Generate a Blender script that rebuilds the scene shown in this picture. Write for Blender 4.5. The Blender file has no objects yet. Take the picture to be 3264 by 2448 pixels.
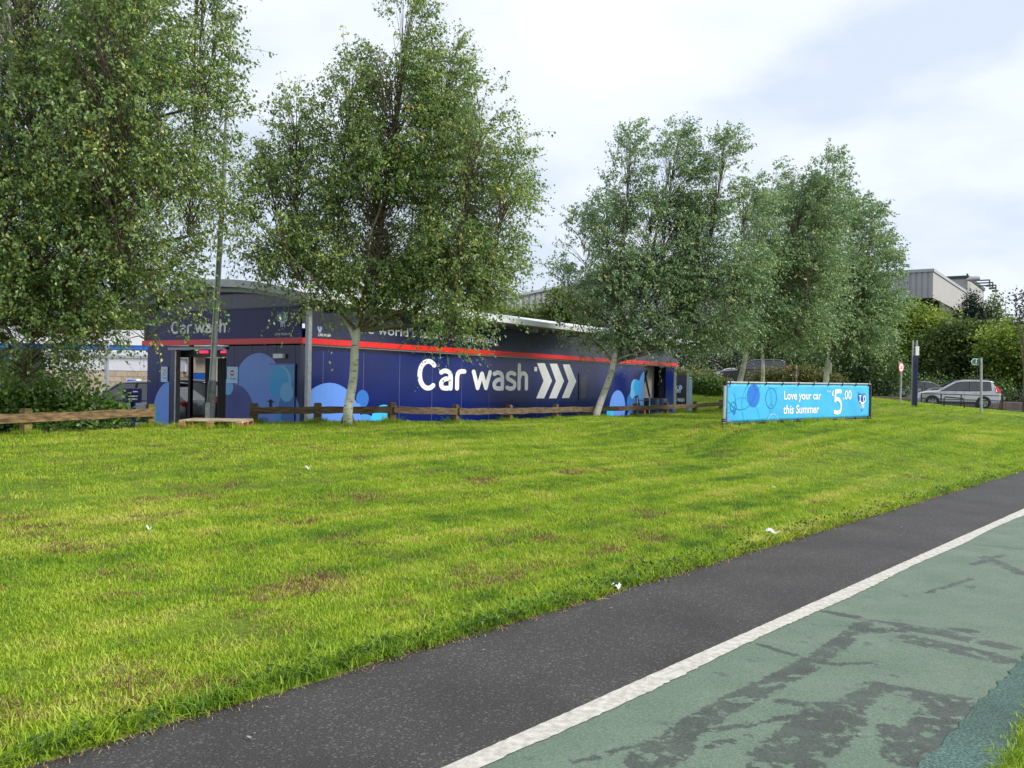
import bpy, bmesh, math, random
import numpy as np
from mathutils import Vector, Matrix
from mathutils.geometry import tessellate_polygon

random.seed(7)
rng = np.random.default_rng(11)
R = math.radians
scene = bpy.context.scene
COL = scene.collection

# ------------------------------------------------------------------ camera
EYE, FPX, ROLL, PIT = 1.6, 2750.0, 0.0166, 7.0
cam_data = bpy.data.cameras.new('camera')
cam_data.sensor_width = 36.0
cam_data.lens = 36.0 * FPX / 3264.0
cam_data.clip_start = 0.05
cam_data.clip_end = 3000
cam = bpy.data.objects.new('camera', cam_data)
COL.objects.link(cam)
_p = PIT / FPX
_F = Vector((0, 1, -_p)).normalized()
_R = Vector((math.cos(ROLL), 0, math.sin(ROLL)))
_U = _R.cross(_F).normalized()
_R = _F.cross(_U)
cam.matrix_world = Matrix(((_R.x, _U.x, -_F.x, 0), (_R.y, _U.y, -_F.y, 0), (_R.z, _U.z, -_F.z, EYE), (0, 0, 0, 1)))
scene.camera = cam

# ------------------------------------------------------------------ sky and sun
SUN_EL, SUN_AZ = R(40), R(108)          # azimuth clockwise from +Y: from the right, a little behind the camera
world = bpy.data.worlds.new('World')
scene.world = world
world.use_nodes = True
wn, wl = world.node_tree.nodes, world.node_tree.links
wn.clear()
w_out = wn.new('ShaderNodeOutputWorld')
sky = wn.new('ShaderNodeTexSky')
sky.sky_type = 'NISHITA'
sky.sun_disc = False
sky.sun_elevation = SUN_EL
sky.sun_rotation = SUN_AZ
bg_sky = wn.new('ShaderNodeBackground'); bg_sky.inputs['Strength'].default_value = 0.1
wl.new(sky.outputs[0], bg_sky.inputs[0])
tc = wn.new('ShaderNodeTexCoord')
mp = wn.new('ShaderNodeMapping'); mp.inputs['Scale'].default_value = (1.0, 1.0, 2.3)
mp.inputs['Location'].default_value = (3.1, 1.7, 0.2)
wl.new(tc.outputs['Generated'], mp.inputs[0])
nz = wn.new('ShaderNodeTexNoise'); nz.inputs['Scale'].default_value = 2.1; nz.inputs['Detail'].default_value = 6; nz.inputs['Roughness'].default_value = 0.5
wl.new(mp.outputs[0], nz.inputs['Vector'])
rp = wn.new('ShaderNodeValToRGB')
e = rp.color_ramp.elements
e[0].position, e[0].color = 0.40, (0.57, 0.635, 0.75, 1)
e[1].position, e[1].color = 0.64, (0.82, 0.855, 0.91, 1)
m1 = e.new(0.48); m1.color = (0.70, 0.75, 0.835, 1)
wl.new(nz.outputs[0], rp.inputs[0])
bg_c = wn.new('ShaderNodeBackground'); bg_c.inputs['Strength'].default_value = 0.71
wl.new(rp.outputs[0], bg_c.inputs[0])
mxs = wn.new('ShaderNodeMixShader'); mxs.inputs[0].default_value = 0.93
wl.new(bg_sky.outputs[0], mxs.inputs[1]); wl.new(bg_c.outputs[0], mxs.inputs[2])
wl.new(mxs.outputs[0], w_out.inputs[0])

sun_d = bpy.data.lights.new('sun', 'SUN')
sun_d.energy = 2.2
sun_d.angle = R(18)
sun_d.color = (1.0, 0.96, 0.88)
sun = bpy.data.objects.new('sun', sun_d)
_sd = Vector((math.sin(SUN_AZ) * math.cos(SUN_EL), math.cos(SUN_AZ) * math.cos(SUN_EL), math.sin(SUN_EL)))
sun.rotation_euler = _sd.to_track_quat('Z', 'Y').to_euler()
sun.location = _sd * 60
COL.objects.link(sun)

vs = scene.view_settings
vs.view_transform = 'Standard'; vs.look = 'None'; vs.gamma = 1; vs.exposure = 0.92; vs.use_curve_mapping = False
scene.render.engine = 'CYCLES'
scene.cycles.use_denoising = True
scene.cycles.max_bounces = 6
scene.cycles.diffuse_bounces = 3
scene.cycles.glossy_bounces = 3
scene.cycles.transmission_bounces = 5
scene.cycles.transparent_max_bounces = 8
scene.cycles.caustics_reflective = False
scene.cycles.caustics_refractive = False

# ------------------------------------------------------------------ survey helpers
def uv(px, py):
    dx, dy = px - 1632.0, py - 1224.0
    return dx * math.cos(ROLL) + dy * math.sin(ROLL), -dx * math.sin(ROLL) + dy * math.cos(ROLL) + PIT

def at(px, py, Z):
    """Where the sight line through a photo pixel stands Z metres away."""
    u, v = uv(px, py)
    return Vector((u / FPX * Z, Z, EYE - v / FPX * Z))

E_ = (0.665, 0.747); N_ = (0.747, -0.665)      # along the cycle path, and to its right
def ka(k, a): return (E_[0] * k + N_[0] * a, E_[1] * k + N_[1] * a)
def to_ka(x, y): return (E_[0] * x + E_[1] * y, N_[0] * x + N_[1] * y)
def ground_ka(px, py):
    u, v = uv(px, py); Z = FPX * EYE / v
    return to_ka(u / FPX * Z, Z)

class Frame:
    """An upright plane: O on the plan, horizontal direction d, outward normal n."""
    def __init__(s, O, d, n): s.O, s.d, s.n = O, d, n
    def hit(s, px, py, off=0.0):
        u, v = uv(px, py); r = u / FPX
        ox, oy = s.O[0] + s.n[0] * off, s.O[1] + s.n[1] * off
        t = (r * oy - ox) / (s.d[0] - r * s.d[1])
        Z = oy + s.d[1] * t
        return t, EYE - v / FPX * Z
    def pt(s, t, z, off=0.0):
        return Vector((s.O[0] + s.d[0] * t + s.n[0] * off, s.O[1] + s.d[1] * t + s.n[1] * off, z))

# ------------------------------------------------------------------ materials
def s2l(c):
    return tuple((v / 12.92 if v <= 0.04045 else ((v + 0.055) / 1.055) ** 2.4) for v in [x / 255.0 for x in c])

_mats = {}
def mat(name, col, rough=0.6, metal=0.0, spec=0.5, coat=0.0, var=0.12, vscale=6.0, bump=0.0, bscale=40.0, dirt=None, srgb=False, emit=0.0, detail=5, stretch=(1, 1, 1)):
    if name in _mats: return _mats[name]
    m = bpy.data.materials.new(name); m.use_nodes = True
    nt = m.node_tree; nd, lk = nt.nodes, nt.links
    b = nd['Principled BSDF']
    if srgb: col = s2l(col)
    b.inputs['Roughness'].default_value = rough
    b.inputs['Metallic'].default_value = metal
    b.inputs['Specular IOR Level'].default_value = spec
    b.inputs['Coat Weight'].default_value = coat
    b.inputs['Coat Roughness'].default_value = 0.06
    geo = nd.new('ShaderNodeNewGeometry')
    mpn = nd.new('ShaderNodeMapping'); mpn.inputs['Scale'].default_value = stretch
    lk.new(geo.outputs['Position'], mpn.inputs[0])
    n1 = nd.new('ShaderNodeTexNoise'); n1.inputs['Scale'].default_value = vscale; n1.inputs['Detail'].default_value = detail
    lk.new(mpn.outputs[0], n1.inputs['Vector'])
    mx = nd.new('ShaderNodeMix'); mx.data_type = 'RGBA'
    lo = tuple(max(0, c * (1 - var)) for c in col) if dirt is None else dirt
    hi = tuple(min(1, c * (1 + var)) for c in col)
    mx.inputs[6].default_value = (*lo, 1); mx.inputs[7].default_value = (*hi, 1)
    mr = nd.new('ShaderNodeMapRange'); mr.inputs[1].default_value = 0.3; mr.inputs[2].default_value = 0.7
    lk.new(n1.outputs[0], mr.inputs[0]); lk.new(mr.outputs[0], mx.inputs[0])
    lk.new(mx.outputs[2], b.inputs['Base Color'])
    if bump:
        n2 = nd.new('ShaderNodeTexNoise'); n2.inputs['Scale'].default_value = bscale; n2.inputs['Detail'].default_value = 4
        lk.new(mpn.outputs[0], n2.inputs['Vector'])
        bp = nd.new('ShaderNodeBump'); bp.inputs['Strength'].default_value = bump; bp.inputs['Distance'].default_value = 0.02
        lk.new(n2.outputs[0], bp.inputs['Height']); lk.new(bp.outputs[0], b.inputs['Normal'])
    if emit:
        b.inputs['Emission Color'].default_value = (*col, 1); b.inputs['Emission Strength'].default_value = emit
    _mats[name] = m
    return m

def glass(name, col=(0.02, 0.025, 0.03), alpha=0.45, rough=0.03):
    m = bpy.data.materials.new(name); m.use_nodes = True
    b = m.node_tree.nodes['Principled BSDF']
    b.inputs['Base Color'].default_value = (*col, 1); b.inputs['Roughness'].default_value = rough
    b.inputs['Alpha'].default_value = alpha; b.inputs['Specular IOR Level'].default_value = 0.8
    return m

def leaf_mat(name, cols, trans=0.28, rough=0.42, spec=0.5):
    m = bpy.data.materials.new(name); m.use_nodes = True
    nd, lk = m.node_tree.nodes, m.node_tree.links
    b = nd['Principled BSDF']; out = nd['Material Output']
    at_ = nd.new('ShaderNodeAttribute'); at_.attribute_name = 'tint'
    rpn = nd.new('ShaderNodeValToRGB'); el = rpn.color_ramp.elements
    n = len(cols)
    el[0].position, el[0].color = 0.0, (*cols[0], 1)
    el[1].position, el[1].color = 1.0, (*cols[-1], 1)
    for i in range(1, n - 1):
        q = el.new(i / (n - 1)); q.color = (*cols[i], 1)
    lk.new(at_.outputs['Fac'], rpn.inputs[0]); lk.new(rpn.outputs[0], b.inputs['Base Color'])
    b.inputs['Roughness'].default_value = rough; b.inputs['Specular IOR Level'].default_value = spec
    tr = nd.new('ShaderNodeBsdfTranslucent')
    hs = nd.new('ShaderNodeHueSaturation'); hs.inputs['Hue'].default_value = 0.485; hs.inputs['Value'].default_value = 1.6
    lk.new(rpn.outputs[0], hs.inputs['Color']); lk.new(hs.outputs[0], tr.inputs[0])
    ms = nd.new('ShaderNodeMixShader'); ms.inputs[0].default_value = trans
    lk.new(b.outputs[0], ms.inputs[1]); lk.new(tr.outputs[0], ms.inputs[2]); lk.new(ms.outputs[0], out.inputs[0])
    return m

# ------------------------------------------------------------------ object helpers
def tag(o, label=None, cat=None, group=None, kind=None):
    if label: o['label'] = label
    if cat: o['category'] = cat
    if group: o['group'] = group
    if kind: o['kind'] = kind
    return o

def thing(name, label, cat, loc=(0, 0, 0), rz=0.0, group=None):
    o = bpy.data.objects.new(name, None); COL.objects.link(o)
    o.empty_display_size = 0.2
    o.location = loc; o.rotation_euler = (0, 0, rz)
    return tag(o, label, cat, group)

def link(name, me, m, parent=None, local=False):
    o = bpy.data.objects.new(name, me); COL.objects.link(o)
    if m is not None and not len(me.materials): me.materials.append(m)
    if parent is not None:
        o.parent = parent
        if not local and parent.type == 'EMPTY':
            o.matrix_parent_inverse = parent.matrix_basis.inverted()
    return o

def copy_tree(o, parent=None):
    c = o.copy(); COL.objects.link(c)
    if parent is not None:
        mpi = o.matrix_parent_inverse.copy(); c.parent = parent; c.matrix_parent_inverse = mpi
    for ch in list(o.children): copy_tree(ch, c)
    return c

class MB:
    def __init__(s): s.v, s.f = [], []
    def add(s, vs, fs):
        n = len(s.v); s.v += [tuple(p) for p in vs]; s.f += [tuple(i + n for i in f) for f in fs]; return s
    def box(s, c, h, rz=0.0):
        cx, cy, cz = c; hx, hy, hz = h; co, si = math.cos(rz), math.sin(rz); vs = []
        for dz in (-hz, hz):
            for dx, dy in ((-hx, -hy), (hx, -hy), (hx, hy), (-hx, hy)):
                vs.append((cx + dx * co - dy * si, cy + dx * si + dy * co, cz + dz))
        return s.add(vs, [(3, 2, 1, 0), (4, 5, 6, 7), (0, 1, 5, 4), (1, 2, 6, 5), (2, 3, 7, 6), (3, 0, 4, 7)])
    def fbox(s, F, t0, t1, z0, z1, o0, o1):
        P = [F.pt(t, z, o) for o in (o0, o1) for t, z in ((t0, z0), (t1, z0), (t1, z1), (t0, z1))]
        return s.add(P, [(0, 1, 2, 3), (7, 6, 5, 4), (0, 4, 5, 1), (1, 5, 6, 2), (2, 6, 7, 3), (3, 7, 4, 0)])
    def tube(s, pts, rad, n=8, cap=True):
        pts = [Vector(p) for p in pts]
        rad = rad if hasattr(rad, '__len__') else [rad] * len(pts)
        d0 = (pts[1] - pts[0]).normalized()
        a = d0.orthogonal().normalized()
        vs = []
        for i, p in enumerate(pts):
            d = (pts[min(i + 1, len(pts) - 1)] - pts[max(i - 1, 0)]).normalized()
            a = (a - d * a.dot(d)).normalized(); b = d.cross(a)
            for k in range(n):
                q = 2 * math.pi * k / n
                vs.append(p + (a * math.cos(q) + b * math.sin(q)) * rad[i])
        fs = []
        for i in range(len(pts) - 1):
            for k in range(n):
                k2 = (k + 1) % n
                fs.append((i * n + k, i * n + k2, (i + 1) * n + k2, (i + 1) * n + k))
        if cap:
            fs.append(tuple(range(n - 1, -1, -1))); fs.append(tuple((len(pts) - 1) * n + k for k in range(n)))
        return s.add(vs, fs)
    def fpoly(s, F, poly, off, thick=0.0):
        """A flat outline in (t, z) on the plane, a real sheet of the given thickness."""
        tri = tessellate_polygon([[Vector((p[0], p[1], 0)) for p in poly]])
        n = len(poly)
        vs = [F.pt(p[0], p[1], off) for p in poly]
        fs = [tuple(t) for t in tri]
        nn = Vector((F.n[0], F.n[1], 0)); out = []
        for t in fs:
            nm = (vs[t[1]] - vs[t[0]]).cross(vs[t[2]] - vs[t[0]])
            out.append(t if nm.dot(nn) > 0 else t[::-1])
        fs = out
        if thick:
            vs += [F.pt(p[0], p[1], off - thick) for p in poly]
            for i in range(n): fs.append((i, (i + 1) % n, n + (i + 1) % n, n + i))
        return s.add(vs, fs)
    def build(s, name, m, parent=None, smooth=False, local=False):
        me = bpy.data.meshes.new(name); me.from_pydata(s.v, [], s.f); me.update()
        if smooth:
            me.polygons.foreach_set('use_smooth', [True] * len(me.polygons))
            try: me.set_sharp_from_angle(angle=R(40))
            except Exception: pass
        return link(name, me, m, parent, local)

def np_mesh(name, co, faces, tint=None, smooth=False):
    """co (N,3); faces (M,k) of equal size k."""
    me = bpy.data.meshes.new(name)
    me.vertices.add(len(co)); me.vertices.foreach_set('co', np.ascontiguousarray(co, np.float32).ravel())
    M, k = faces.shape
    me.loops.add(M * k); me.loops.foreach_set('vertex_index', np.ascontiguousarray(faces, np.int32).ravel())
    me.polygons.add(M)
    me.polygons.foreach_set('loop_start', np.arange(M, dtype=np.int32) * k)
    try: me.polygons.foreach_set('loop_total', np.full(M, k, np.int32))
    except Exception: pass
    if smooth: me.polygons.foreach_set('use_smooth', np.ones(M, bool))
    me.update(calc_edges=True)
    if tint is not None:
        a = me.attributes.new('tint', 'FLOAT', 'POINT'); a.data.foreach_set('value', np.ascontiguousarray(tint, np.float32))
    return me

def disc(cx, cy, rx, ry=None, n=40, a0=0, a1=360):
    ry = rx if ry is None else ry
    return [(cx + rx * math.cos(R(a0 + (a1 - a0) * i / n)), cy + ry * math.sin(R(a0 + (a1 - a0) * i / n))) for i in range(n if a1 - a0 >= 360 else n + 1)]

def clip(poly, t0, t1, z0, z1):
    def half(P, f):
        out = []
        for i in range(len(P)):
            a, b = P[i], P[(i + 1) % len(P)]; fa, fb = f(a), f(b)
            if fa >= 0: out.append(a)
            if fa * fb < 0:
                q = fa / (fa - fb); out.append((a[0] + (b[0] - a[0]) * q, a[1] + (b[1] - a[1]) * q))
        return out
    for f in (lambda p: p[0] - t0, lambda p: t1 - p[0], lambda p: p[1] - z0, lambda p: z1 - p[1]):
        if poly: poly = half(poly, f)
    return poly

def spline(pts, n=8):
    out = []
    P = [pts[0]] + list(pts) + [pts[-1]]
    for i in range(1, len(P) - 2):
        p0, p1, p2, p3 = [np.array(P[i + j]) for j in (-1, 0, 1, 2)]
        for k in range(n):
            t = k / n
            q = 0.5 * ((2 * p1) + (p2 - p0) * t + (2 * p0 - 5 * p1 + 4 * p2 - p3) * t * t + (3 * p1 - p0 - 3 * p2 + p3) * t ** 3)
            out.append((float(q[0]), float(q[1])))
    out.append(tuple(pts[-1]))
    return out

def ribbon(pts, w, caps=True, closed=False):
    """Outline(s) of a pen stroke: list of quads/caps merged as a strip -> list of polygons."""
    h = w / 2; L, Rr = [], []
    n = len(pts)
    for i in range(n):
        if closed: a, b = pts[i - 1], pts[(i + 1) % n]
        else: a, b = pts[max(i - 1, 0)], pts[min(i + 1, n - 1)]
        dx, dy = b[0] - a[0], b[1] - a[1]; l = math.hypot(dx, dy) or 1e-9
        nx, ny = -dy / l * h, dx / l * h
        L.append((pts[i][0] + nx, pts[i][1] + ny)); Rr.append((pts[i][0] - nx, pts[i][1] - ny))
    polys = []
    for i in range(n if closed else n - 1):
        j = (i + 1) % n
        polys.append([L[i], Rr[i], Rr[j], L[j]])
    if caps and not closed:
        for (c, q, sgn) in ((pts[0], pts[1], 1), (pts[-1], pts[-2], 1)):
            ang = math.atan2(c[1] - q[1], c[0] - q[0])
            polys.append([(c[0] + h * math.cos(ang + R(x)), c[1] + h * math.sin(ang + R(x))) for x in range(-90, 91, 20)])
    return polys

def strokes_on(F, strokes, w, tf, off, m, name, parent):
    """strokes in em units drawn with a round pen of width w (em) through tf -> (t, z)."""
    for q, st in enumerate(strokes):
        pass
    b = MB()
    for q, st in enumerate(strokes):
        for poly in ribbon(st, w):
            b.fpoly(F, [tf(*p) for p in poly], off + 0.0006 * q)
    return b.build(name, m, parent)

GLY = {
    'C': (0.74, [[(0.38 + 0.285 * math.cos(R(x)), 0.5 + 0.415 * math.sin(R(x))) for x in range(46, 316, 9)]]),
    'a': (0.57, [spline([(0.09, 0.585), (0.22, 0.635), (0.37, 0.59), (0.43, 0.44), (0.43, 0.085)]), spline([(0.43, 0.39), (0.24, 0.38), (0.10, 0.27), (0.12, 0.125), (0.25, 0.085), (0.43, 0.10)])]),
    'r': (0.42, [[(0.095, 0.085), (0.095, 0.45)], spline([(0.095, 0.42), (0.13, 0.57), (0.23, 0.63), (0.36, 0.635)])]),
    'w': (0.83, [[(0.08, 0.635), (0.245, 0.1)], [(0.245, 0.1), (0.41, 0.58)], [(0.41, 0.58), (0.575, 0.1)], [(0.575, 0.1), (0.74, 0.635)]]),
    's': (0.51, [spline([(0.40, 0.60), (0.25, 0.64), (0.10, 0.58), (0.10, 0.44), (0.25, 0.37), (0.40, 0.28), (0.38, 0.13), (0.22, 0.08), (0.07, 0.12)])]),
    'h': (0.53, [[(0.095, 0.085), (0.095, 0.92)], spline([(0.095, 0.44), (0.17, 0.59), (0.30, 0.64), (0.41, 0.56), (0.43, 0.40), (0.43, 0.085)])]),
    ' ': (0.22, []),
}
def stroke_word(F, word, t0, t1, z0, cap, off, m, name, parent, w=0.17):
    tot = sum(GLY[c][0] for c in word) - 0.05
    x = 0.0; sx = (t1 - t0) / tot
    for c in word:
        adv, st = GLY[c]
        if st:
            xx = x
            strokes_on(F, st, w, lambda px, py, xx=xx: (t0 + (xx + px) * sx, z0 + py * cap), off, m, name, parent)
        x += adv

def font_polys(body, shear=0.0, bold=0.0):
    c = bpy.data.curves.new('lettering', 'FONT'); c.body = body; c.shear = shear; c.offset = bold
    c.resolution_u = 4
    o = bpy.data.objects.new('lettering', c)
    me = bpy.data.meshes.new_from_object(o)
    vs = [tuple(v.co[:2]) for v in me.vertices]; fs = [tuple(p.vertices) for p in me.polygons]
    bpy.data.objects.remove(o); bpy.data.curves.remove(c); bpy.data.meshes.remove(me)
    return vs, fs

def text_on(F, body, t0, t1, z0, z1, off, m, name, parent, shear=0.0, bold=0.0, baseline=False):
    vs, fs = font_polys(body, shear, bold)
    xs = [v[0] for v in vs]; ys = [v[1] for v in vs]
    x0, x1, y0, y1 = min(xs), max(xs), min(ys), max(ys)
    if baseline: y0 = 0.0
    P = [F.pt(t0 + (v[0] - x0) / (x1 - x0) * (t1 - t0), z0 + (v[1] - y0) / (y1 - y0) * (z1 - z0), off) for v in vs]
    fs = sorted(fs, key=lambda f: min(vs[i][0] for i in f)); words_, right = [[]], -1e9
    for f in fs:                                    # a wide gap starts a new word
        l = min(vs[i][0] for i in f)
        if words_[-1] and l - right > 0.17: words_.append([])
        words_[-1].append(f); right = max(right, max(vs[i][0] for i in f))
    for w in words_:
        ids = sorted({i for f in w for i in f}); mp_ = {i: n for n, i in enumerate(ids)}
        o = MB().add([P[i] for i in ids], [tuple(mp_[i] for i in f) for f in w]).build(name, m, parent)
    return o

# ------------------------------------------------------------------ ground shape
posts_px = [(81, 1388, 14.8), (479, 1365, 17.25), (809, 1352, 18.9), (1012, 1350, 18.9), (1249, 1348, 18.9), (1450, 1352, 19.8), (1622, 1346, 22.4),
            (1770, 1339, 24.6), (1905, 1334, 27.4), (2025, 1330, 29.9), (2123, 1324, 32.6), (2215, 1318, 34.8), (2298, 1309, 37.0)]
posts = [at(*p) for p in posts_px]
ctrl = [tuple(p) for p in posts]
ctrl += [tuple(at(*p)) for p in ((2309, 1363, 19.4), (2771, 1336, 23.9), (2780, 1276, 42), (2892, 1286, 42), (3029, 1302, 40), (3128, 1317, 36), (3264, 1338, 34),
                                 (2566, 1350, 21.5), (2440, 1357, 20.4), (2680, 1343, 22.7), (2290, 1260, 44), (2305, 1218, 52), (669, 1348, 18.5), (536, 1362, 17.2), (1896, 1330, 26.8))]
for k in (-10, -6, -2, 2, 6, 10, 14, 18, 22, 26, 30, 36, 44, 52):
    x, y = ka(k, -3.82); ctrl.append((x, y, 0.03))
    x, y = ka(k, -4.9); ctrl.append((x, y, 0.09 if k > 0 else 0.08))
for (k, bb, z) in ((-8, 8, 0.45), (-8, 12, 0.5), (-2, 12.5, 0.53), (4, 6, 0.33), (10, 6, 0.34), (16, 6, 0.34), (24, 5, 0.3), (30, 6, 0.4), (36, 5, 0.35),
                  (40, 22, 1.5), (52, 22, 1.2), (56, 12, 0.5), (60, 4, 0.3), (52, 8, 0.5)):
    x, y = ka(k, -3.82 - bb); ctrl.append((x, y, z))
ctrl = np.array(ctrl)
def _phi(r2): return 0.5 * r2 * np.log(r2 + 1e-9)
_n = len(ctrl)
_d2 = ((ctrl[:, None, :2] - ctrl[None, :, :2]) ** 2).sum(-1)
_A = np.zeros((_n + 3, _n + 3)); _A[:_n, :_n] = _phi(_d2) + np.eye(_n) * 0.4
_A[:_n, _n] = 1; _A[:_n, _n + 1:] = ctrl[:, :2]; _A[_n:, :_n] = _A[:_n, _n:].T
_w = np.linalg.solve(_A, np.concatenate([ctrl[:, 2], np.zeros(3)]))
def height(x, y):
    x = np.atleast_1d(np.asarray(x, float)); y = np.atleast_1d(np.asarray(y, float))
    d2 = (x[:, None] - ctrl[None, :, 0]) ** 2 + (y[:, None] - ctrl[None, :, 1]) ** 2
    return _phi(d2) @ _w[:_n] + _w[_n] + _w[_n + 1] * x + _w[_n + 2] * y
_pk = np.array([to_ka(p.x, p.y)[0] for p in posts]); _pb = np.array([-3.82 - to_ka(p.x, p.y)[1] for p in posts])
_o = np.argsort(_pk); _pk, _pb = _pk[_o], _pb[_o]
def fence_b(k): return np.interp(k, _pk, _pb)
def hz(x, y): return float(height(x, y)[0])
def lawn_z(k, b):
    """Lawn surface height at k along, b metres in from the path edge."""
    k = np.asarray(k, float); b = np.asarray(b, float)
    x, y = ka(k, -3.82 - b)
    z = height(x, y)
    z = np.where(b < 0.35, np.maximum(z, 0.02) * 0.4 + 0.6 * (0.02 + 0.1 * np.clip(b, 0, 1)), z)
    fb = fence_b(k)
    drop = np.clip((b - fb - 0.5) / 1.1, 0, 1) * (k < 35.5) * np.clip((36.5 - k) / 2.0, 0, 1)
    return z * (1 - drop) + (-0.2) * drop

# ------------------------------------------------------------------ setting: ground, paths, lawn
def sheet_ka(name, rows, z, m, kind='structure'):
    """rows: list of (k, a_left, a_right)."""
    v, f = [], []
    for (k, a0, a1) in rows:
        for a in (a0, a1):
            x, y = ka(k, a); v.append((x, y, z))
    for i in range(len(rows) - 1): f.append((2 * i, 2 * i + 1, 2 * i + 3, 2 * i + 2))
    me = bpy.data.meshes.new(name); me.from_pydata(v, [], f); me.update()
    # faces must look up
    if me.polygons[0].normal.z < 0: me.flip_normals()
    o = link(name, me, m); o['kind'] = kind
    return o

m_ground = mat('rough_ground', (0.06, 0.062, 0.05), 0.9, var=0.3, vscale=0.4)
g = MB(); g.add([(-900, -300, -0.5), (900, -300, -0.5), (900, 1500, -0.5), (-900, 1500, -0.5)], [(0, 1, 2, 3)])
go = g.build('ground', m_ground); go['kind'] = 'structure'

def asphalt_mat(name, base, speck, sc=115.0, spk=0.62, rough=0.85):
    m = bpy.data.materials.new(name); m.use_nodes = True
    nd, lk = m.node_tree.nodes, m.node_tree.links; b = nd['Principled BSDF']
    geo = nd.new('ShaderNodeNewGeometry')
    n1 = nd.new('ShaderNodeTexNoise'); n1.inputs['Scale'].default_value = sc; n1.inputs['Detail'].default_value = 3
    n2 = nd.new('ShaderNodeTexNoise'); n2.inputs['Scale'].default_value = 1.3; n2.inputs['Detail'].default_value = 6
    v1 = nd.new('ShaderNodeTexVoronoi'); v1.inputs['Scale'].default_value = 95
    for n in (n1, n2, v1): lk.new(geo.outputs['Position'], n.inputs['Vector'])
    r1 = nd.new('ShaderNodeMapRange'); r1.inputs[1].default_value = 0.40; r1.inputs[2].default_value = spk + 0.1
    lk.new(n1.outputs[0], r1.inputs[0])
    mx = nd.new('ShaderNodeMix'); mx.data_type = 'RGBA'
    mx.inputs[6].default_value = (*[c * 0.48 for c in base], 1); mx.inputs[7].default_value = (*[c * 1.75 for c in base], 1)
    lk.new(r1.outputs[0], mx.inputs[0])
    # lighter stone chips
    cmp_ = nd.new('ShaderNodeMapRange'); cmp_.inputs[1].default_value = 0.86; cmp_.inputs[2].default_value = 0.97
    sep = nd.new('ShaderNodeSeparateColor'); lk.new(v1.outputs['Color'], sep.inputs[0]); lk.new(sep.outputs[0], cmp_.inputs[0])
    m2 = nd.new('ShaderNodeMix'); m2.data_type = 'RGBA'; m2.inputs[7].default_value = (*speck, 1)
    mul = nd.new('ShaderNodeMath'); mul.operation = 'MULTIPLY'; mul.inputs[1].default_value = 0.55
    lk.new(cmp_.outputs[0], mul.inputs[0]); lk.new(mul.outputs[0], m2.inputs[0]); lk.new(mx.outputs[2], m2.inputs[6])
    m3 = nd.new('ShaderNodeMix'); m3.data_type = 'RGBA'; m3.blend_type = 'MULTIPLY'; m3.inputs[0].default_value = 1.0
    r2 = nd.new('ShaderNodeMapRange'); r2.inputs[1].default_value = 0.3; r2.inputs[2].default_value = 0.7; r2.inputs[3].default_value = 0.72; r2.inputs[4].default_value = 1.28
    lk.new(n2.outputs[0], r2.inputs[0]); lk.new(m2.outputs[2], m3.inputs[6]); lk.new(r2.outputs[0], m3.inputs[7])
    lk.new(m3.outputs[2], b.inputs['Base Color'])
    b.inputs['Roughness'].default_value = rough
    bp = nd.new('ShaderNodeBump'); bp.inputs['Strength'].default_value = 0.5; bp.inputs['Distance'].default_value = 0.004
    lk.new(n1.outputs[0], bp.inputs['Height']); lk.new(bp.outputs[0], b.inputs['Normal'])
    return m

m_asph = asphalt_mat('dark_asphalt', (0.041, 0.0385, 0.038), (0.15, 0.145, 0.14))
sheet_ka('footpath', [(k, -4.6, -0.5) for k in range(-12, 60, 4)], 0.0, m_asph)

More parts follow.
